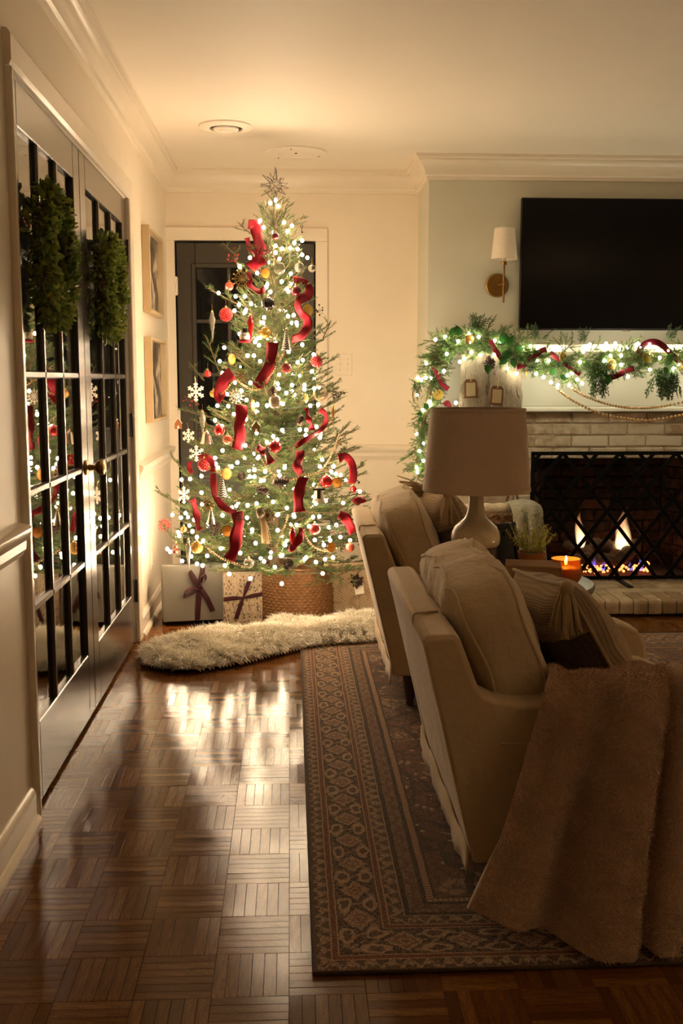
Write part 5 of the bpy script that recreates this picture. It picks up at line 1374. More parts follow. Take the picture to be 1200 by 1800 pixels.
bell(363, 768, 24, 25, 'silver', 'silver bell at the tree\'s edge over the dark door')
bell(560, 868, 30, 24, 'white_felt', 'white bell with a dark bow below the orange slice', True)
# ribbed silver barrel
ornament('lantern_ornament', 'gold and silver ringed lantern ornament in mid-tree', on_tree(483, 706, 1.07), MB().lathe([(.0005, -.030), (.02, -.029), (.026, -.02), (.028, 0), (.026, .018), (.016, .028), (.0005, .03)], 22), 'ribbed_silver', top=.03)
# orange slices
def slice_(px, py, r, label, sx=1.0, mat='dried_orange', pos=None, group=ORN, tilt=0, name='orange_slice', cat='orange slice'):
    b = MB().lathe([(.0003, -.002), (.0195, -.002), (.0215, -.001), (.0215, .001), (.0195, .002), (.0003, .002)], 26, fn=lambda th, z: 1 + .025 * math.sin(th * 5 + px)); b.v = [(x, z, y) for x, y, z in b.v]; b.f = [f[::-1] for f in b.f]
    o = b.build(name, M[mat], None, ang=30, loc=pos if pos is not None else on_tree(px, py, 1.08), rot=(tilt, 0, math.acos(max(.25, sx)) - .05)); o.scale = (r * PXM / .0215,) * 3
    tag(o, label, cat, group); MB().tube([(0, 0, .020), (0, .004, .034)], .0007, 4).build('string', M['twine'], o); return o
slice_(466, 480, 9, 'dried orange slice high on the tree above the black ball', .9)
slice_(407, 631, 10, 'dried orange slice turned narrow near a red ball', .6)
slice_(444, 712, 10, 'dried orange slice seen nearly edge-on beside ribbon', .3)
slice_(398, 833, 10.5, 'dried orange slice above the striped cone tree', .8)
slice_(399, 933, 10, 'dried orange slice beside the long red ribbon low down', 1)
slice_(592, 848, 9, 'dried orange slice touching a red ball near the armchair', .95)
slice_(582, 962, 9, 'dried orange slice lowest on the armchair side', .75)
slice_(541, 545, 11, 'dried yellow fruit slice beside the red ribbon curl', .8, 'dried_lemon', name='fruit_slice')
slice_(538, 700, 8, 'dried lemon slice turned sideways beside the vine wreath', .4, 'dried_lemon', name='fruit_slice')

def pinecone(name, label, p, L_, rot, frosted=False, group=ORN):
    r = thing(name, label, 'pine cone', p, rot=rot, group=group); core = MB().lathe([(.0005, -L_ / 2), (L_ * .22, -L_ * .3), (L_ * .24, -.02 * L_), (L_ * .14, L_ * .3), (.0005, L_ / 2)], 12); core.build('core', M['pinecone'], r)
    sc_, tp = MB(), MB(); N_ = 64
    for i in range(N_):
        t_ = i / N_; z_ = -L_ / 2 + L_ * (.04 + .92 * t_); rr = L_ * .36 * math.sin(PI * (.12 + .82 * (1 - t_) ** .9)) ; a = i * 2.39996
        d = Vector((math.cos(a), math.sin(a), .45)).normalized(); s_ = Vector((-math.sin(a), math.cos(a), 0)); c0 = Vector((math.cos(a) * rr * .45, math.sin(a) * rr * .45, z_)); w_ = L_ * .085
        e_ = Vector((math.cos(a) * rr, math.sin(a) * rr, z_ + L_ * .06)); n_ = d.cross(s_) * (L_ * .02)
        sc_.add([c0 - s_ * w_ * .4, c0 + s_ * w_ * .4, e_ + s_ * w_, e_ - s_ * w_, c0 + n_, e_ + n_], [(0, 1, 2, 3), (0, 3, 5, 4), (1, 4, 5, 2), (2, 5, 3)])
        if frosted or i % 2: tp.add([e_ + s_ * w_ * .95, e_ - s_ * w_ * .95, e_ - s_ * w_ * .5 + d * L_ * .03 + n_, e_ + s_ * w_ * .5 + d * L_ * .03 + n_], [(0, 1, 2, 3)])
    sc_.build('scales', M['pinecone'], r, smooth=False); tp.build('scale_tips', M['pinecone_tip' if frosted else 'pinecone'], r, smooth=False); return r
pinecone('pine_cone', 'brown pine cone beside the striped cone tree', on_tree(424, 838, 1.05), .055, (1.2, .5, 0))
pinecone('pine_cone', 'large dark pine cone lying level under the bead string', on_tree(492, 848, 1.05), .085, (.2, 1.45, .2))
pinecone('pine_cone', 'dark pine cone just below the large level cone', on_tree(463, 862, 1.05), .065, (.3, -1.3, .2))
pinecone('pine_cone', 'dark pine cone hanging beside the thin ribbon end', on_tree(528, 738, 1.05), .055, (2.9, .3, 0))
pinecone('pine_cone', 'white-tipped pine cone at the foot of the tree', on_tree(507, 990, 1.05), .07, (1.9, .6, 0), True)
pinecone('pine_cone', 'dark pine cone beside the ringed lantern ornament', on_tree(480, 686, 1.04), .055, (2.6, .2, 0))
pinecone('pine_cone', 'grey pine cone behind the silver cone tree', on_tree(378, 925, 1.0), .07, (1.4, .4, 0), True)

# snowman, house, tassel, key, vine wreath, small wire tree
r = thing('snowman_ornament', 'small white snowman head with dark eyes and red scarf', 'ornament', on_tree(430, 593, 1.07), group=ORN)
MB().ball((0, 0, .004), .026, 16, 10).build('head', M['white_felt'], r)
for dx_ in (-.008, .006): MB().ball((dx_, -.0245, .010), .0032, 8, 5).build('eye', M['snow_black'], r)
MB().lathe([(.003, 0), (.0005, .016)], 8).build('nose', M['salmon_glass'], r, loc=(-.001, -.024, .003), rot=(PI / 2, 0, 0))
MB().tube([(.024 * math.cos(a), .024 * math.sin(a), -.018) for a in np.linspace(0, 2 * PI, 25)[:-1]], .007, 8, closed=True).build('scarf', M['red_velvet'], r)
MB().lathe([(0, .024), (.022, .024), (.022, .027), (.013, .028), (.013, .042), (0, .042)], 14).build('hat', M['snow_black'], r)
def house(px, py, label, mat, k=1.07, pos=None):
    p = pos or on_tree(px, py, k); b = MB().prism([(-.018, -.026), (.018, -.026), (.018, .006), (.0, .028), (-.018, .006)], -.004, .004); o = b.build('house_ornament', M[mat], None, loc=p, ang=20); tag(o, label, 'ornament', ORN)
    MB().tube([(-.021, -.0045, .002), (0, -.0045, .029), (.021, -.0045, .002)], .0022, 6).build('icing', M['white_felt'], o); MB().box((-.005, -.0062, -.024), (.005, -.0038, -.010), .001).build('door_icing', M['white_felt'], o)
    hang(o, .028, .05)
house(312, 745, 'brown gingerbread house hanging at the back door hinge', 'ginger', pos=at(313, 745, 5.25))
house(450, 750, 'small gold birdhouse ornament in the middle of the tree', 'gold')
r = thing('tassel_ornament', 'cream yarn ornament with long fringe beside dark red snowflake', 'ornament', on_tree(458, 906, 1.07), group=ORN)
MB().ball((0, 0, .01), .021, 14, 9, (1, .8, 1.3)).build('head', M['cream_knit'], r)
b = MB()
for k in range(34): a = random.uniform(0, 2 * PI); rr = random.uniform(.2, 1); b.tube([(math.cos(a) * .014 * rr + .004, math.sin(a) * .014 * rr, -.01), (math.cos(a) * .020 * rr + .016, math.sin(a) * .018 * rr, -.055), (math.cos(a) * .028 * rr + .022, math.sin(a) * .018 * rr, -.115 - random.uniform(0, .02))], .0016, 4)
b.build('fringe', M['tassel_wool'], r)
r = thing('key_ornament', 'tiny dark key dangling from the top side twig', 'ornament', at(530, 402, 5.2), group=ORN)
MB().tube([(.006 * math.cos(a), 0, .012 + .006 * math.sin(a)) for a in np.linspace(0, 2 * PI, 17)[:-1]], .0018, 5, closed=True).build('bow', M['bronze'], r); MB().tube([(0, 0, .006), (0, 0, -.022)], .0018, 5).box((0, -.001, -.020), (.007, .001, -.014)).build('shaft', M['bronze'], r)
r = on_tree(563, 690, 1.05); b = MB()
for k in range(5): b.tube([((.030 + .004 * math.sin(a * 3 + k)) * math.cos(a), .004 * math.sin(a * 5 + k * 2), (.036 + .004 * math.cos(a * 4 + k)) * math.sin(a)) for a in np.linspace(0, 2 * PI, 33)[:-1]], .0022, 5, closed=True)
tag(b.build('vine_wreath_ornament', M['twig'], None, loc=r), 'little brown grapevine wreath at the tree\'s wall side', 'ornament', ORN)
r = on_tree(421, 908, 1.12); b = MB()
for zz, rr in ((-.016, .017), (-.004, .012), (.008, .007)): b.tube([(rr * math.cos(a), rr * .4 * math.sin(a), zz) for a in np.linspace(0, 2 * PI, 17)[:-1]], .0012, 4, closed=True)
b.tube([(-.018, 0, -.018), (0, 0, .022), (.018, 0, -.018)], .0013, 4); tag(b.build('wire_tree_ornament', M['star_wire'], None, loc=r), 'tiny dark wire tree lying on the long red ribbon', 'ornament', ORN)

# berry sprigs
def berries(px, py, label, mat='black_berry', n=16, spread=26, d=(1, .6), pos=None, Y=5.2):
    p0 = at(px, py, Y); r = thing('berry_sprig', label, 'berry sprig', p0, group='berry sprigs on the Christmas tree'); st, be = MB(), MB()
    for k in range(4):
        tip = Vector((d[0], random.uniform(-.3, .1), d[1])) * spread * PXM * random.uniform(.6, 1.1) + Vector((random.gauss(0, .012), 0, random.gauss(0, .012))); pts = spline([(0, 0, 0), tip * .5 + Vector((0, 0, .006)), tip], 4); st.tube(pts, .0011, 4)
        for j in range(n // 4): q = pts[random.randrange(3, len(pts))]; q2 = q + Vector((random.gauss(0, .012), random.gauss(0, .008), random.gauss(0, .012))); st.tube([q, q2], .0006, 3); be.ball(q2, random.uniform(.0036, .0050), 8, 6)
    st.build('stem', M['twig'], r); be.build('berries', M[mat], r)['kind'] = 'stuff'
berries(575, 703, 'black berry sprig reaching toward the wall beside the switch plate', n=16, spread=30)
berries(590, 790, 'black berry sprig above the red ribbon loop near the wall', n=14, spread=22, d=(.5, .7))
berries(615, 840, 'black berry sprig at the tree edge over the armchair', n=14, spread=22, d=(.9, -.1))
berries(548, 552, 'black berry sprig beside the yellow fruit slice', n=8, spread=16, d=(1, .5))
berries(380, 930, 'black berry sprig between the orange slice and amber ball', n=16, spread=22, d=(.1, -.6), Y=4.72)
berries(585, 938, 'black berry sprig low beside the red glitter ball', n=16, spread=24, d=(.5, .2), Y=4.75)
berries(420, 470, 'thin red berry twig reaching over the dark door', 'red_berry', 12, 34, (-.55, .8))
berries(350, 712, 'red berry twig below the largest white snowflake', 'red_berry', 12, 26, (-.9, .35))

# velvet ribbons
def ribbon(label, pts, w, k=1.07, flip=0, wob=.5):
    P = [on_tree(px, py, k) for px, py in pts]; ph = random.uniform(0, 6)
    def wd(t_, Q, i):
        tn = (Q[min(i + 1, len(Q) - 1)] - Q[max(i - 1, 0)]).normalized(); view = (Q[i] - EYE).normalized(); s_ = tn.cross(view).normalized(); return Matrix.Rotation(wob * math.sin(t_ * 7 + ph) + flip, 3, tn) @ s_
    wm_ = w * PXM
    b = ribbon_strip(P, lambda t_: wm_ * (1 + .10 * math.sin(t_ * 11 + ph)), wd, 10); o = b.build('velvet_ribbon', M['red_velvet'], None, ang=180); solid(o, .0014); tag(o, label, 'ribbon', 'red velvet ribbon on the Christmas tree'); return o
ribbon('red velvet ribbon near the tip of the tree', [(436, 394), (448, 398), (452, 415), (456, 432), (461, 440)], 21)
ribbon('red velvet ribbon fold under the tip beside the silver snowflake', [(466, 438), (462, 452), (452, 462), (440, 472)], 22)
ribbon('narrow red ribbon loop on the door side near the tip', [(434, 418), (438, 432), (446, 440), (450, 452), (446, 460)], 13, wob=.9)
ribbon('thin red ribbon curl left of the black ball', [(436, 478), (440, 490), (438, 500), (447, 508), (458, 512), (466, 505)], 11, wob=1.0)
ribbon('red ribbon S-curl on the wall side high up', [(516, 491), (533, 495), (543, 506), (541, 519), (529, 527), (523, 536), (528, 549), (539, 560), (540, 575), (529, 590), (513, 596)], 16, wob=.7)
ribbon('widest red ribbon falling down the middle of the tree', [(479, 602), (477, 622), (472, 645), (462, 665), (450, 680)], 20, wob=.35)
ribbon('short red ribbon puff beside the hanging red ball', [(408, 655), (396, 664), (389, 678), (386, 694), (391, 702)], 22, wob=.6)
ribbon('red ribbon falling beside the silver bell', [(424, 712), (424, 730), (420, 748), (422, 765), (416, 790)], 20, wob=.4)
ribbon('dark red ribbon end hanging straight beside the ribbon loop', [(538, 717), (541, 733), (546, 745), (548, 756)], 10, wob=.9)
ribbon('thin red ribbon loop sweeping across the wall side', [(562, 720), (572, 728), (573, 740), (566, 753), (552, 764), (535, 774), (518, 786)], 10, wob=.9)
ribbon('red ribbon hanging under the sweeping loop', [(527, 792), (526, 806), (523, 820), (529, 834)], 17, wob=.7)
ribbon('red ribbon falling below the bead string in mid-tree', [(533, 838), (528, 855), (524, 875), (526, 900)], 19, wob=.35)
ribbon('red ribbon running diagonally beside the striped cone tree', [(374, 832), (375, 850), (377, 868), (388, 886), (402, 897), (416, 902)], 12, wob=.6)
ribbon('long red ribbon falling low beside an orange slice', [(416, 900), (419, 920), (415, 942), (412, 965), (402, 984)], 20, wob=.3)
ribbon('short red ribbon end by the door casing', [(338, 878), (342, 890), (346, 906), (348, 926), (351, 932)], 12, wob=.8)
ribbon('little red ribbon scrap beside the white snowflake', [(334, 812), (333, 822), (336, 832)], 9)
ribbon('red ribbon band tucked over the red beaded ball', [(350, 805), (362, 803), (372, 812), (374, 830)], 11, wob=.5)
ribbon('shiny red ribbon loop at the armchair edge of the tree', [(595, 806), (608, 803), (618, 815), (621, 832), (618, 850)], 15, wob=.6)
ribbon('red ribbon end poking out behind the armchair back', [(596, 904), (606, 910), (614, 922), (622, 936)], 18, wob=.5)
ribbon('red ribbon tails at the bottom centre of the tree', [(530, 928), (527, 945), (516, 962), (508, 962)], 13, wob=.8)
ribbon('short red ribbon knot in mid-tree beside a clear finial', [(452, 786), (460, 790), (468, 797), (476, 815)], 15, wob=.8)
ribbon('small red ribbon patch at the tree edge over the armchair', [(622, 884), (632, 880), (640, 876)], 14)
# wooden bead strings on the tree
def beads(label, pts, k=1.07, r=.0052, P=None, single=False, name='bead_garland', group='wooden bead strings on the Christmas tree'):
    P = P or [on_tree(a, b, k) for a, b in pts]; Q = spline(P, 16); root = thing(name, label, 'bead garland', Q[0], group=group); b = MB(); acc = 0; last = Q[0]; me = None
    MB().tube([q - Q[0] for q in Q[::4]], .001, 4).build('string', M['twine'], root)
    for a, c_ in zip(Q, Q[1:]):
        acc += (c_ - a).length
        if acc >= r * 2.02:
            acc = 0
            if single:
                if me is None: me = MB().ball((0, 0, 0), r, 10, 7).mesh('bead', M['wood_bead'])
                link('bead', me, root, c_ - Q[0])
            else: b.ball(c_ - Q[0], r, 7, 5)
    if not single: b.build('beads', M['wood_bead'], root)['kind'] = 'stuff'
beads('wooden bead string draped from the pale red ball to middle ribbon', [(380, 699), (395, 688), (412, 668), (425, 675), (440, 684), (458, 684)])
beads('wooden bead string rising beside the widest red ribbon', [(460, 676), (478, 655), (487, 638), (498, 622)])
beads('wooden bead string sagging across mid-tree under the ribbed red ball', [(452, 790), (463, 812), (474, 828), (490, 840), (510, 844), (532, 836), (555, 832), (572, 818), (586, 792), (597, 762)])
beads('wooden bead string climbing from the tree foot to its centre', [(483, 962), (492, 945), (500, 925), (506, 905)])
beads('wooden bead string sagging low on the armchair side', [(531, 928), (541, 950), (556, 964), (575, 968), (598, 962)])
beads('wooden bead string along the lowest branches above the gifts', [(360, 958), (372, 970), (390, 982), (412, 990), (432, 998)])

# star topper: wire spikes
st = thing('star_topper', 'dark wire starburst topper at the tip of the tree', 'tree topper', STAR)
nd = [(0, 1)] + []
dirs = []
for k in range(22):
    y = 1 - 2 * (k + .5) / 22; a = k * 2.39996; rr = math.sqrt(1 - y * y); dirs.append(Vector((rr * math.cos(a), rr * math.sin(a), y)))
dirs[0] = Vector((0, 0, 1))
for k, d in enumerate(dirs):
    L_ = .088 if k == 0 else .060 + .028 * ((k * 7) % 5) / 4; b = MB(); u = d.orthogonal().normalized(); v = d.cross(u)
    bs = [d * .030 + (u * math.cos(a) + v * math.sin(a)) * .012 for a in (0, 2.094, 4.189)]
    for q in bs: b.tube([q, d * L_], .0011, 4)
    b.tube(bs, .0010, 4, closed=True); b.build('spike', M['star_wire'], st)
MB().tube([(0, 0, -.03), (0, 0, -.12)], .004, 8).build('stem', M['star_wire'], st)

# ================================================================== mantel garland
gl = thing('mantel_garland', 'evergreen garland along the mantel and down its end', 'garland', (1.4, 5.46, 1.33))
gloc = lambda p: Vector(p) - Vector((1.4, 5.46, 1.33))
def cedar_mesh(L, seed):
    rnd = random.Random(seed); b = MB()
    def frond(p, d, l, depth):
        n = max(3, int(l / .010)); pts = [p]; dd = d.copy()
        for i in range(n): dd = (dd + Vector((rnd.gauss(0, .05), rnd.gauss(0, .05), -.02))).normalized(); pts.append(pts[-1] + dd * l / n)
        b.tube(pts, [.0021] * n + [.0010], 4, caps=False)
        if depth > 0:
            sd = 1
            for i in range(1, n):
                o = Vector((-dd.y, dd.x, rnd.uniform(-.35, .35))).normalized() * sd; frond(pts[i], (dd * .75 + o * .75).normalized(), max(.014, l * (.40 if depth > 1 else .34) * (1 - .6 * i / n)) * rnd.uniform(.8, 1.2), depth - 1); sd = -sd
    frond(Vector((0, 0, 0)), Vector((1, 0, 0)), L, 2)
    return b.mesh('sprig', M['cedar_fronds'], smooth=False)
GS = {.16: [branch_mesh(.16, 50 + i, needle=.026, w=.0013, dens=480, tw=1.3, mat='garland_needles', name='sprig') for i in range(3)]}
CE = {.16: [cedar_mesh(.16, 90 + i) for i in range(2)]}
GP = [(738, 838, 5.56), (735, 800, 5.56), (742, 755, 5.55), (752, 705, 5.53), (762, 655, 5.50), (782, 615, 5.47), (830, 602, 5.45), (880, 612, 5.44), (930, 630, 5.43), (985, 638, 5.43), (1045, 640, 5.43), (1110, 632, 5.43), (1170, 632, 5.43), (1240, 632, 5.43), (1320, 636, 5.43)]
GC = spline([at(*q) for q in GP], 14)
MB().tube([gloc(q) for q in GC[::3]], .012, 8).build('stem', M['twig'], gl)
for k in range(380):
    i = random.randrange(len(GC) - 1); q = GC[i]; tn = (GC[i + 1] - GC[i]).normalized(); a = random.uniform(0, 2 * PI)
    d = tn * random.choice((-1, 1)) * random.uniform(.5, 1.1) + Vector((random.uniform(-.3, .3), random.uniform(-.75, .05), random.uniform(-.75, .65)))
    if i < 62: d = Vector((random.uniform(-.45, .8), random.uniform(-.7, .1), random.uniform(-1, .3)))
    qq = q + Vector((random.gauss(0, .012), random.gauss(0, .012), random.gauss(0, .018)))
    place_branch(qq, d, random.uniform(.09, .145) * (.68 if i < 62 else 1), random.uniform(-1, 1), gl, GS if random.random() < .7 else CE, 'sprig', gloc)
for px, py, n_, l_ in ((1050, 668, 8, .15), (1165, 668, 8, .16), (1178, 660, 5, .18), (840, 590, 7, .12), (1080, 650, 4, .12), (945, 600, 3, .10), (1030, 604, 3, .09), (1170, 598, 3, .09), (735, 690, 3, .10), (735, 775, 3, .10)):
    for k in range(n_):
        dn = -1 if py > 640 else .8
        place_branch(at(px + random.gauss(0, 8), py - (22 if dn < 0 else 0), 5.40), (random.gauss(.1, .35), -.2, dn), l_, random.uniform(-1, 1), gl, CE, 'sprig', gloc)
leaf_me = []
for s_ in range(2):
    V, F = [], []; n = 8
    for i in range(n + 1):
        t_ = i / n; w_ = .020 * math.sin(PI * min(1, t_ * 1.02) ** .8) * (1 if s_ == 0 else 1.35)
        for k_ in (-1, 0, 1): V.append((.062 * t_, k_ * w_, -.006 * abs(k_) * -1 + .012 * t_ * t_ * -1))
    for i in range(n):
        for k_ in range(2): a = i * 3 + k_; F.append((a, a + 1, a + 4, a + 3))
    leaf_me.append(MB().add(V, F).mesh('leaf', M['broad_leaf']))
for px, py, dx_, dz_, s_ in ((790, 588, .6, .5, 1.0), (806, 590, -.2, .8, .9), (885, 605, -.1, 1, 1.1), (893, 608, .4, .9, 1.0), (898, 622, -.8, -.2, 1.1), (890, 630, -.6, -.5, .9), (900, 630, .2, -.8, .9), (905, 615, .9, .2, .8), (912, 630, .8, -.3, .7), (742, 728, -1, .1, .55), (744, 736, -1, -.3, .55), (856, 640, .1, -1, .9), (752, 718, -.5, .6, .6), (985, 658, .4, -.6, .7), (975, 650, -.5, -.4, .7), (1055, 650, .3, -.7, 1.0), (1070, 660, -.2, -.9, .9), (1178, 640, -.4, .5, .8), (1172, 632, .5, .6, .8), (1168, 645, .2, -.8, .7)):
    p = at(px, py, 5.36); d = Vector((dx_, -.25, dz_)).normalized(); nrm = Vector((random.uniform(-.3, .3), -1, random.uniform(.0, .5))); y = nrm.cross(d).normalized(); nz_ = d.cross(y)
    o = link('leaf', leaf_me[random.randrange(2)], gl); o.matrix_local = Matrix.Translation(gloc(p)) @ Matrix((d, y, nz_)).transposed().to_4x4() @ Matrix.Scale(s_, 4)
GB = [(782, 592), (765, 597), (824, 587), (841, 592), (805, 600), (869, 599), (880, 600), (785, 622), (749, 639), (828, 619), (844, 624), (808, 636), (816, 631), (869, 623), (918, 612), (932, 609), (944, 633), (734, 664), (748, 664), (758, 664), (740, 668), (733, 694), (755, 706), (743, 721), (908, 657), (892, 647), (942, 657), (955, 663), (801, 708), (780, 652), (825, 602),
      (964, 634), (1025, 618), (1072, 625), (1091, 625), (1118, 606), (1124, 610), (1141, 605), (1062, 634), (1091, 641), (1019, 637), (1005, 656), (997, 660), (974, 655), (968, 672), (980, 677), (1000, 677), (1023, 674), (1014, 667), (1103, 662), (1140, 623), (1183, 648), (1193, 640), (1173, 617), (1159, 629), (1142, 650),
      (732, 763), (745, 779), (737, 793), (744, 810), (732, 822), (733, 830), (756, 712)]
ml = thing('mantel_lights', 'string of warm white fairy lights woven through the mantel garland', 'string lights', (1.4, 5.46, 1.33))
gb_me = MB().ball((0, 0, 0), .0085, 8, 6, (1, 1, 1.1)).mesh('bulb', M['bulb_mantel'])
gq = [at(a, b, 5.50 if a < 765 else 5.375) for a, b in GB]
for k in range(26): gq.append(at(random.uniform(900, 1330), random.uniform(603, 618), random.uniform(5.44, 5.47)))     # behind the greenery against the shelf
for k in range(16): gq.append(at(random.uniform(1200, 1330), random.uniform(610, 670), 5.38))
for q in gq: link('bulb', gb_me, ml, gloc(q))
order = sorted(gq, key=lambda q: q.x - q.z * .7); wm = MB()
for a, b in zip(order, order[1:]):
    if (a - b).length < .25: wm.tube([gloc(a), gloc((a + b) / 2 + Vector((0, .03, -.01))), gloc(b)], .001, 3)
wm.build('wire', M['wire_green'], ml)
MG = 'trimmings on the mantel garland'
for px, py, r, sx, lb in ((825, 597, 10, .9, 'lit dried orange slice at the top corner of the garland'), (769, 625, 11, 1, 'dried orange slice at the garland corner above a pine cone'), (770, 694, 10.5, 1, 'yellow dried orange slice on the hanging end of garland'), (924, 656, 9, .35, 'edge-on dried orange slice beside the stockings'), (990, 628, 11, .8, 'dried orange slice on the mantel under the television corner'), (1075, 641, 11, .9, 'dried orange slice above the cedar spray'), (1138, 628, 12, .95, 'lit dried orange slice over the wooden bead swag'), (1198, 645, 9, .6, 'dried orange slice at the far end of garland')):
    slice_(px, py, r, lb, sx, 'dried_lemon' if 'yellow' in lb or px > 950 else 'dried_orange', at(px, py, 5.37 if px > 780 else 5.46), MG)
pinecone('pine_cone', 'dark pine cone hanging from garland above the stocking tags', at(860, 636, 5.38), .085, (2.7, .2, .2), False, MG)
pinecone('pine_cone', 'brown pine cone under the orange slice at garland corner', at(776, 642, 5.44), .075, (1.3, .4, .2), False, MG)
def ribbon2(label, pts, w):
    P = [at(a, b, 5.37 if a > 790 else 5.45) for a, b in pts]
    def wd(t_, Q, i): tn = (Q[min(i + 1, len(Q) - 1)] - Q[max(i - 1, 0)]).normalized(); return Matrix.Rotation(.5 * math.sin(t_ * 6), 3, tn) @ tn.cross((Q[i] - EYE).normalized())
    o = ribbon_strip(P, w * 5.4 / 1800, wd, 8).build('velvet_ribbon', M['burgundy_ribbon'], None, ang=180); solid(o, .0014); tag(o, label, 'ribbon', 'burgundy ribbon in the mantel garland')
cloth('burgundy_ribbon', (.25, .012, .030), rough=.55, sheen=.1, weave=2000, bump=.1)
ribbon2('burgundy ribbon on the hanging end of the garland', [(762, 644), (769, 660), (778, 676), (788, 684)], 10)
ribbon2('burgundy ribbon crossing garland left of the big leaves', [(862, 598), (870, 615), (882, 632)], 9)
ribbon2('burgundy ribbon between the leaves and television corner', [(908, 645), (922, 641), (936, 630), (950, 617), (960, 614)], 10)
ribbon2('burgundy ribbon under the first mantel orange slice', [(966, 620), (982, 632), (1000, 645), (1020, 658)], 9)
ribbon2('burgundy ribbon beside the cedar spray on the mantel', [(1062, 666), (1080, 662), (1098, 653), (1114, 648)], 10)
ribbon2('burgundy ribbon loop over the lit orange slice', [(1126, 628), (1124, 615), (1134, 604), (1150, 601), (1165, 608), (1182, 625), (1200, 642)], 11)
ribbon2('burgundy ribbon end low on the hanging garland', [(780, 712), (786, 708), (790, 716)], 9)
# two bead swags
beads('upper swag of wooden beads hanging from the mantel garland', None, P=[at(a, b, 5.36 + .16 * math.sin(PI * min(1, (a - 980) / 370))) for a, b in ((1000, 680), (1030, 697), (1070, 711), (1110, 717), (1150, 716), (1190, 709), (1230, 698), (1280, 672))], r=.0078, single=True, group='wooden bead swags on the mantel')
beads('lower swag of wooden beads hanging across the brick', None, P=[at(a, b, 5.36 + .16 * math.sin(PI * min(1, (a - 950) / 400))) for a, b in ((975, 680), (1005, 703), (1050, 725), (1100, 736), (1140, 739), (1180, 733), (1220, 722), (1290, 680))], r=.0082, single=True, group='wooden bead swags on the mantel')

# stockings with tags
def stocking(label, px, py, Y, w, rot):
    p = at(px, py, Y); r = thing('stocking', label, 'stocking', p, group='cream stockings on the mantel', rot=(0, rot, 0))
    out = [(w * .42, 0), (-w * .42, 0), (-w * .46, -.12), (-w * .47, -.26), (-w * .50, -.32), (-w * .65, -.36), (-w * .85, -.40), (-w * .9, -.44), (-w * .8, -.475), (-w * .3, -.48), (w * .3, -.46), (w * .44, -.40), (w * .47, -.3), (w * .46, -.12)]
    o = bevel(MB().prism(out, -.022, .022).build('body', M['cream_knit'], r), .018, 4)
    n = 9000; V, F = [], []
    for k in range(n):
        z_ = -random.random() ** 1.0 * .40; x_ = random.uniform(-.47, .49) * w; y_ = -.021 + .012 * (abs(x_) / (w * .5)) ** 3; cable = math.sin(x_ * 105) ; lean = .5 * math.sin(z_ * 60 + (1 if cable > 0 else 3)) * .4
        d = Vector((lean + random.gauss(0, .15), -.35 + random.gauss(0, .15), -1)).normalized(); q = Vector((x_, y_ - .004 * abs(cable), z_)); l_ = random.uniform(.016, .034); s_ = Vector((1, 0, lean)) * .0017
        b = len(V); V += [q - s_, q + s_, q + d * l_]; F.append((b, b + 1, b + 2))
    tri_mesh('pile', [tuple(v) for v in V], F, M['stocking_fur'], r, 'stuff'); MB().tube([(0, 0, -.002), (-.004, -.004, .03), (0, .01, .04)], .003, 6).build('loop', M['twine'], r)
stocking('cream shaggy stocking nearer the garland corner', 838, 618, 5.445, .175, .03)
stocking('cream shaggy stocking next to the painted mantel face', 886, 624, 5.435, .175, -.04)
def stag(label, px, py, Y, rot, cord):
    p = at(px, py, Y); r = thing('stocking_tag', label, 'name tag', p, rot=(0, rot, 0), group='name tags on the stockings'); w, h = .034, .050
    poly = [(-w, -h), (w, -h), (w, h * .72), (w * .7, h), (-w * .7, h), (-w, h * .72)]
    bevel(MB().prism(poly, -.003, .003).build('wood_tag', M['tag_wood'], r), .0015, 2); MB().box((-w * .72, -.0045, -h * .80), (w * .72, -.0028, h * .62)).build('paper', M['tag_paper'], r, smooth=False)
    MB().ball((0, -.004, h * .82), .004, 8, 5).build('grommet', M['brass'], r); MB().tube(spline([(0, -.003, h * .85), (.004, -.002, h * 1.2), (.0, .01, h * 1.2 + cord)], 5), .0015, 5).build('cord', M['twine'], r)
stag('brown wooden name tag with cream paper, the higher of two', 827, 683, 5.41, -.03, .05); stag('brown wooden name tag with cream paper, the lower of two', 873, 695, 5.40, .05, .06)

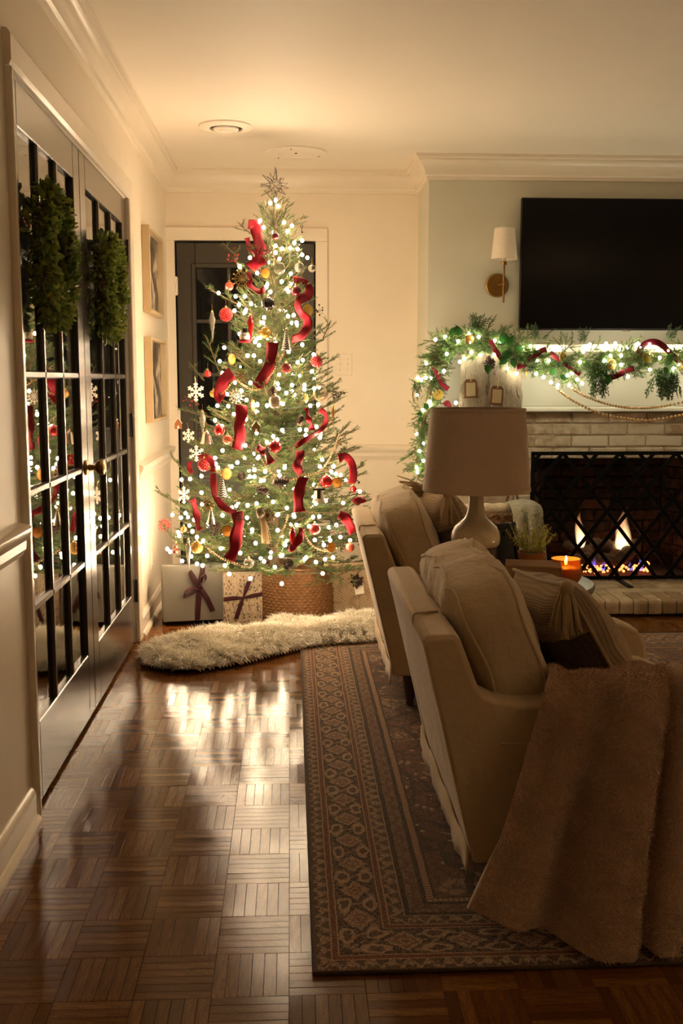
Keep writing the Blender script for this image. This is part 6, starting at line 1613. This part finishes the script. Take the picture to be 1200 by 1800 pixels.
# ================================================================== boxwood wreaths on the doors
def wreath(label, px, py, yc, R_, r_, nsingle):
    p = at(px, py, yc); p.x = LX + .042
    r = thing('boxwood_wreath', label, 'wreath', p, group='boxwood wreaths on the double doors')
    MB().tube([(0, R_ * math.cos(a), R_ * math.sin(a)) for a in np.linspace(0, 2 * PI, 41)[:-1]], .018, 8, closed=True).build('ring', M['twig'], r)
    lv = []
    for s_ in range(3):
        V = [(0, 0, 0), (.008, .0062, .0012), (.018, .0072, .002), (.026, .0, -.001), (.018, -.0072, .002), (.008, -.0062, .0012), (.013, 0, -.0010)]
        lv.append(MB().add([(x * (.9 + .12 * s_), y, z) for x, y, z in V], [(0, 1, 6), (1, 2, 6), (2, 3, 6), (3, 4, 6), (4, 5, 6), (5, 0, 6)]))
    mes = [b.mesh('leaf', M['boxwood_leaves']) for b in lv]; rest = MB(); cnt = 0; N_ = 2700
    for k in range(N_):
        a = random.uniform(0, 2 * PI); ph = random.uniform(0, 2 * PI); q = math.sqrt(random.uniform(.25, 1)) * r_
        if math.cos(ph) < -.55: continue
        c0 = Vector((0, math.cos(a), math.sin(a))); out = Vector((math.cos(ph), math.sin(ph) * math.cos(a), math.sin(ph) * math.sin(a))); pos = c0 * R_ + Vector((out.x * q * .62, out.y * q, out.z * q))
        if pos.x < -.034: continue
        d = (out + Vector((random.gauss(0, .5), random.gauss(0, .5), random.gauss(0, .5))) + Vector((0, -math.sin(a), math.cos(a))) * .5).normalized(); o_ = d.orthogonal().normalized(); o_ = Matrix.Rotation(random.uniform(0, 6.3), 3, d) @ o_; mt = Matrix((d, d.cross(o_), o_)).transposed().to_4x4(); sc_ = random.uniform(.75, 1.25)
        mt = Matrix.Translation(pos) @ mt @ Matrix.Scale(sc_, 4); s_ = random.randrange(3)
        if cnt < nsingle and q > r_ * .8 and out.y < .3: link('leaf', mes[s_], r).matrix_local = mt; cnt += 1
        else: rest.add([mt @ Vector(v) for v in lv[s_].v], lv[s_].f)
    rest.build('foliage', M['boxwood_leaves'], r)['kind'] = 'stuff'
    MB().box((-.056, -.012, R_ - .01), (-.040, .012, R_ + .02), .002).build('hanger', M['wire_green'], r)
wreath('green boxwood wreath on the nearer glazed door', 100, 452, 3.0, .140, .055, 260)
wreath('green boxwood wreath on the farther glazed door', 203, 505, 3.93, .142, .054, 260)
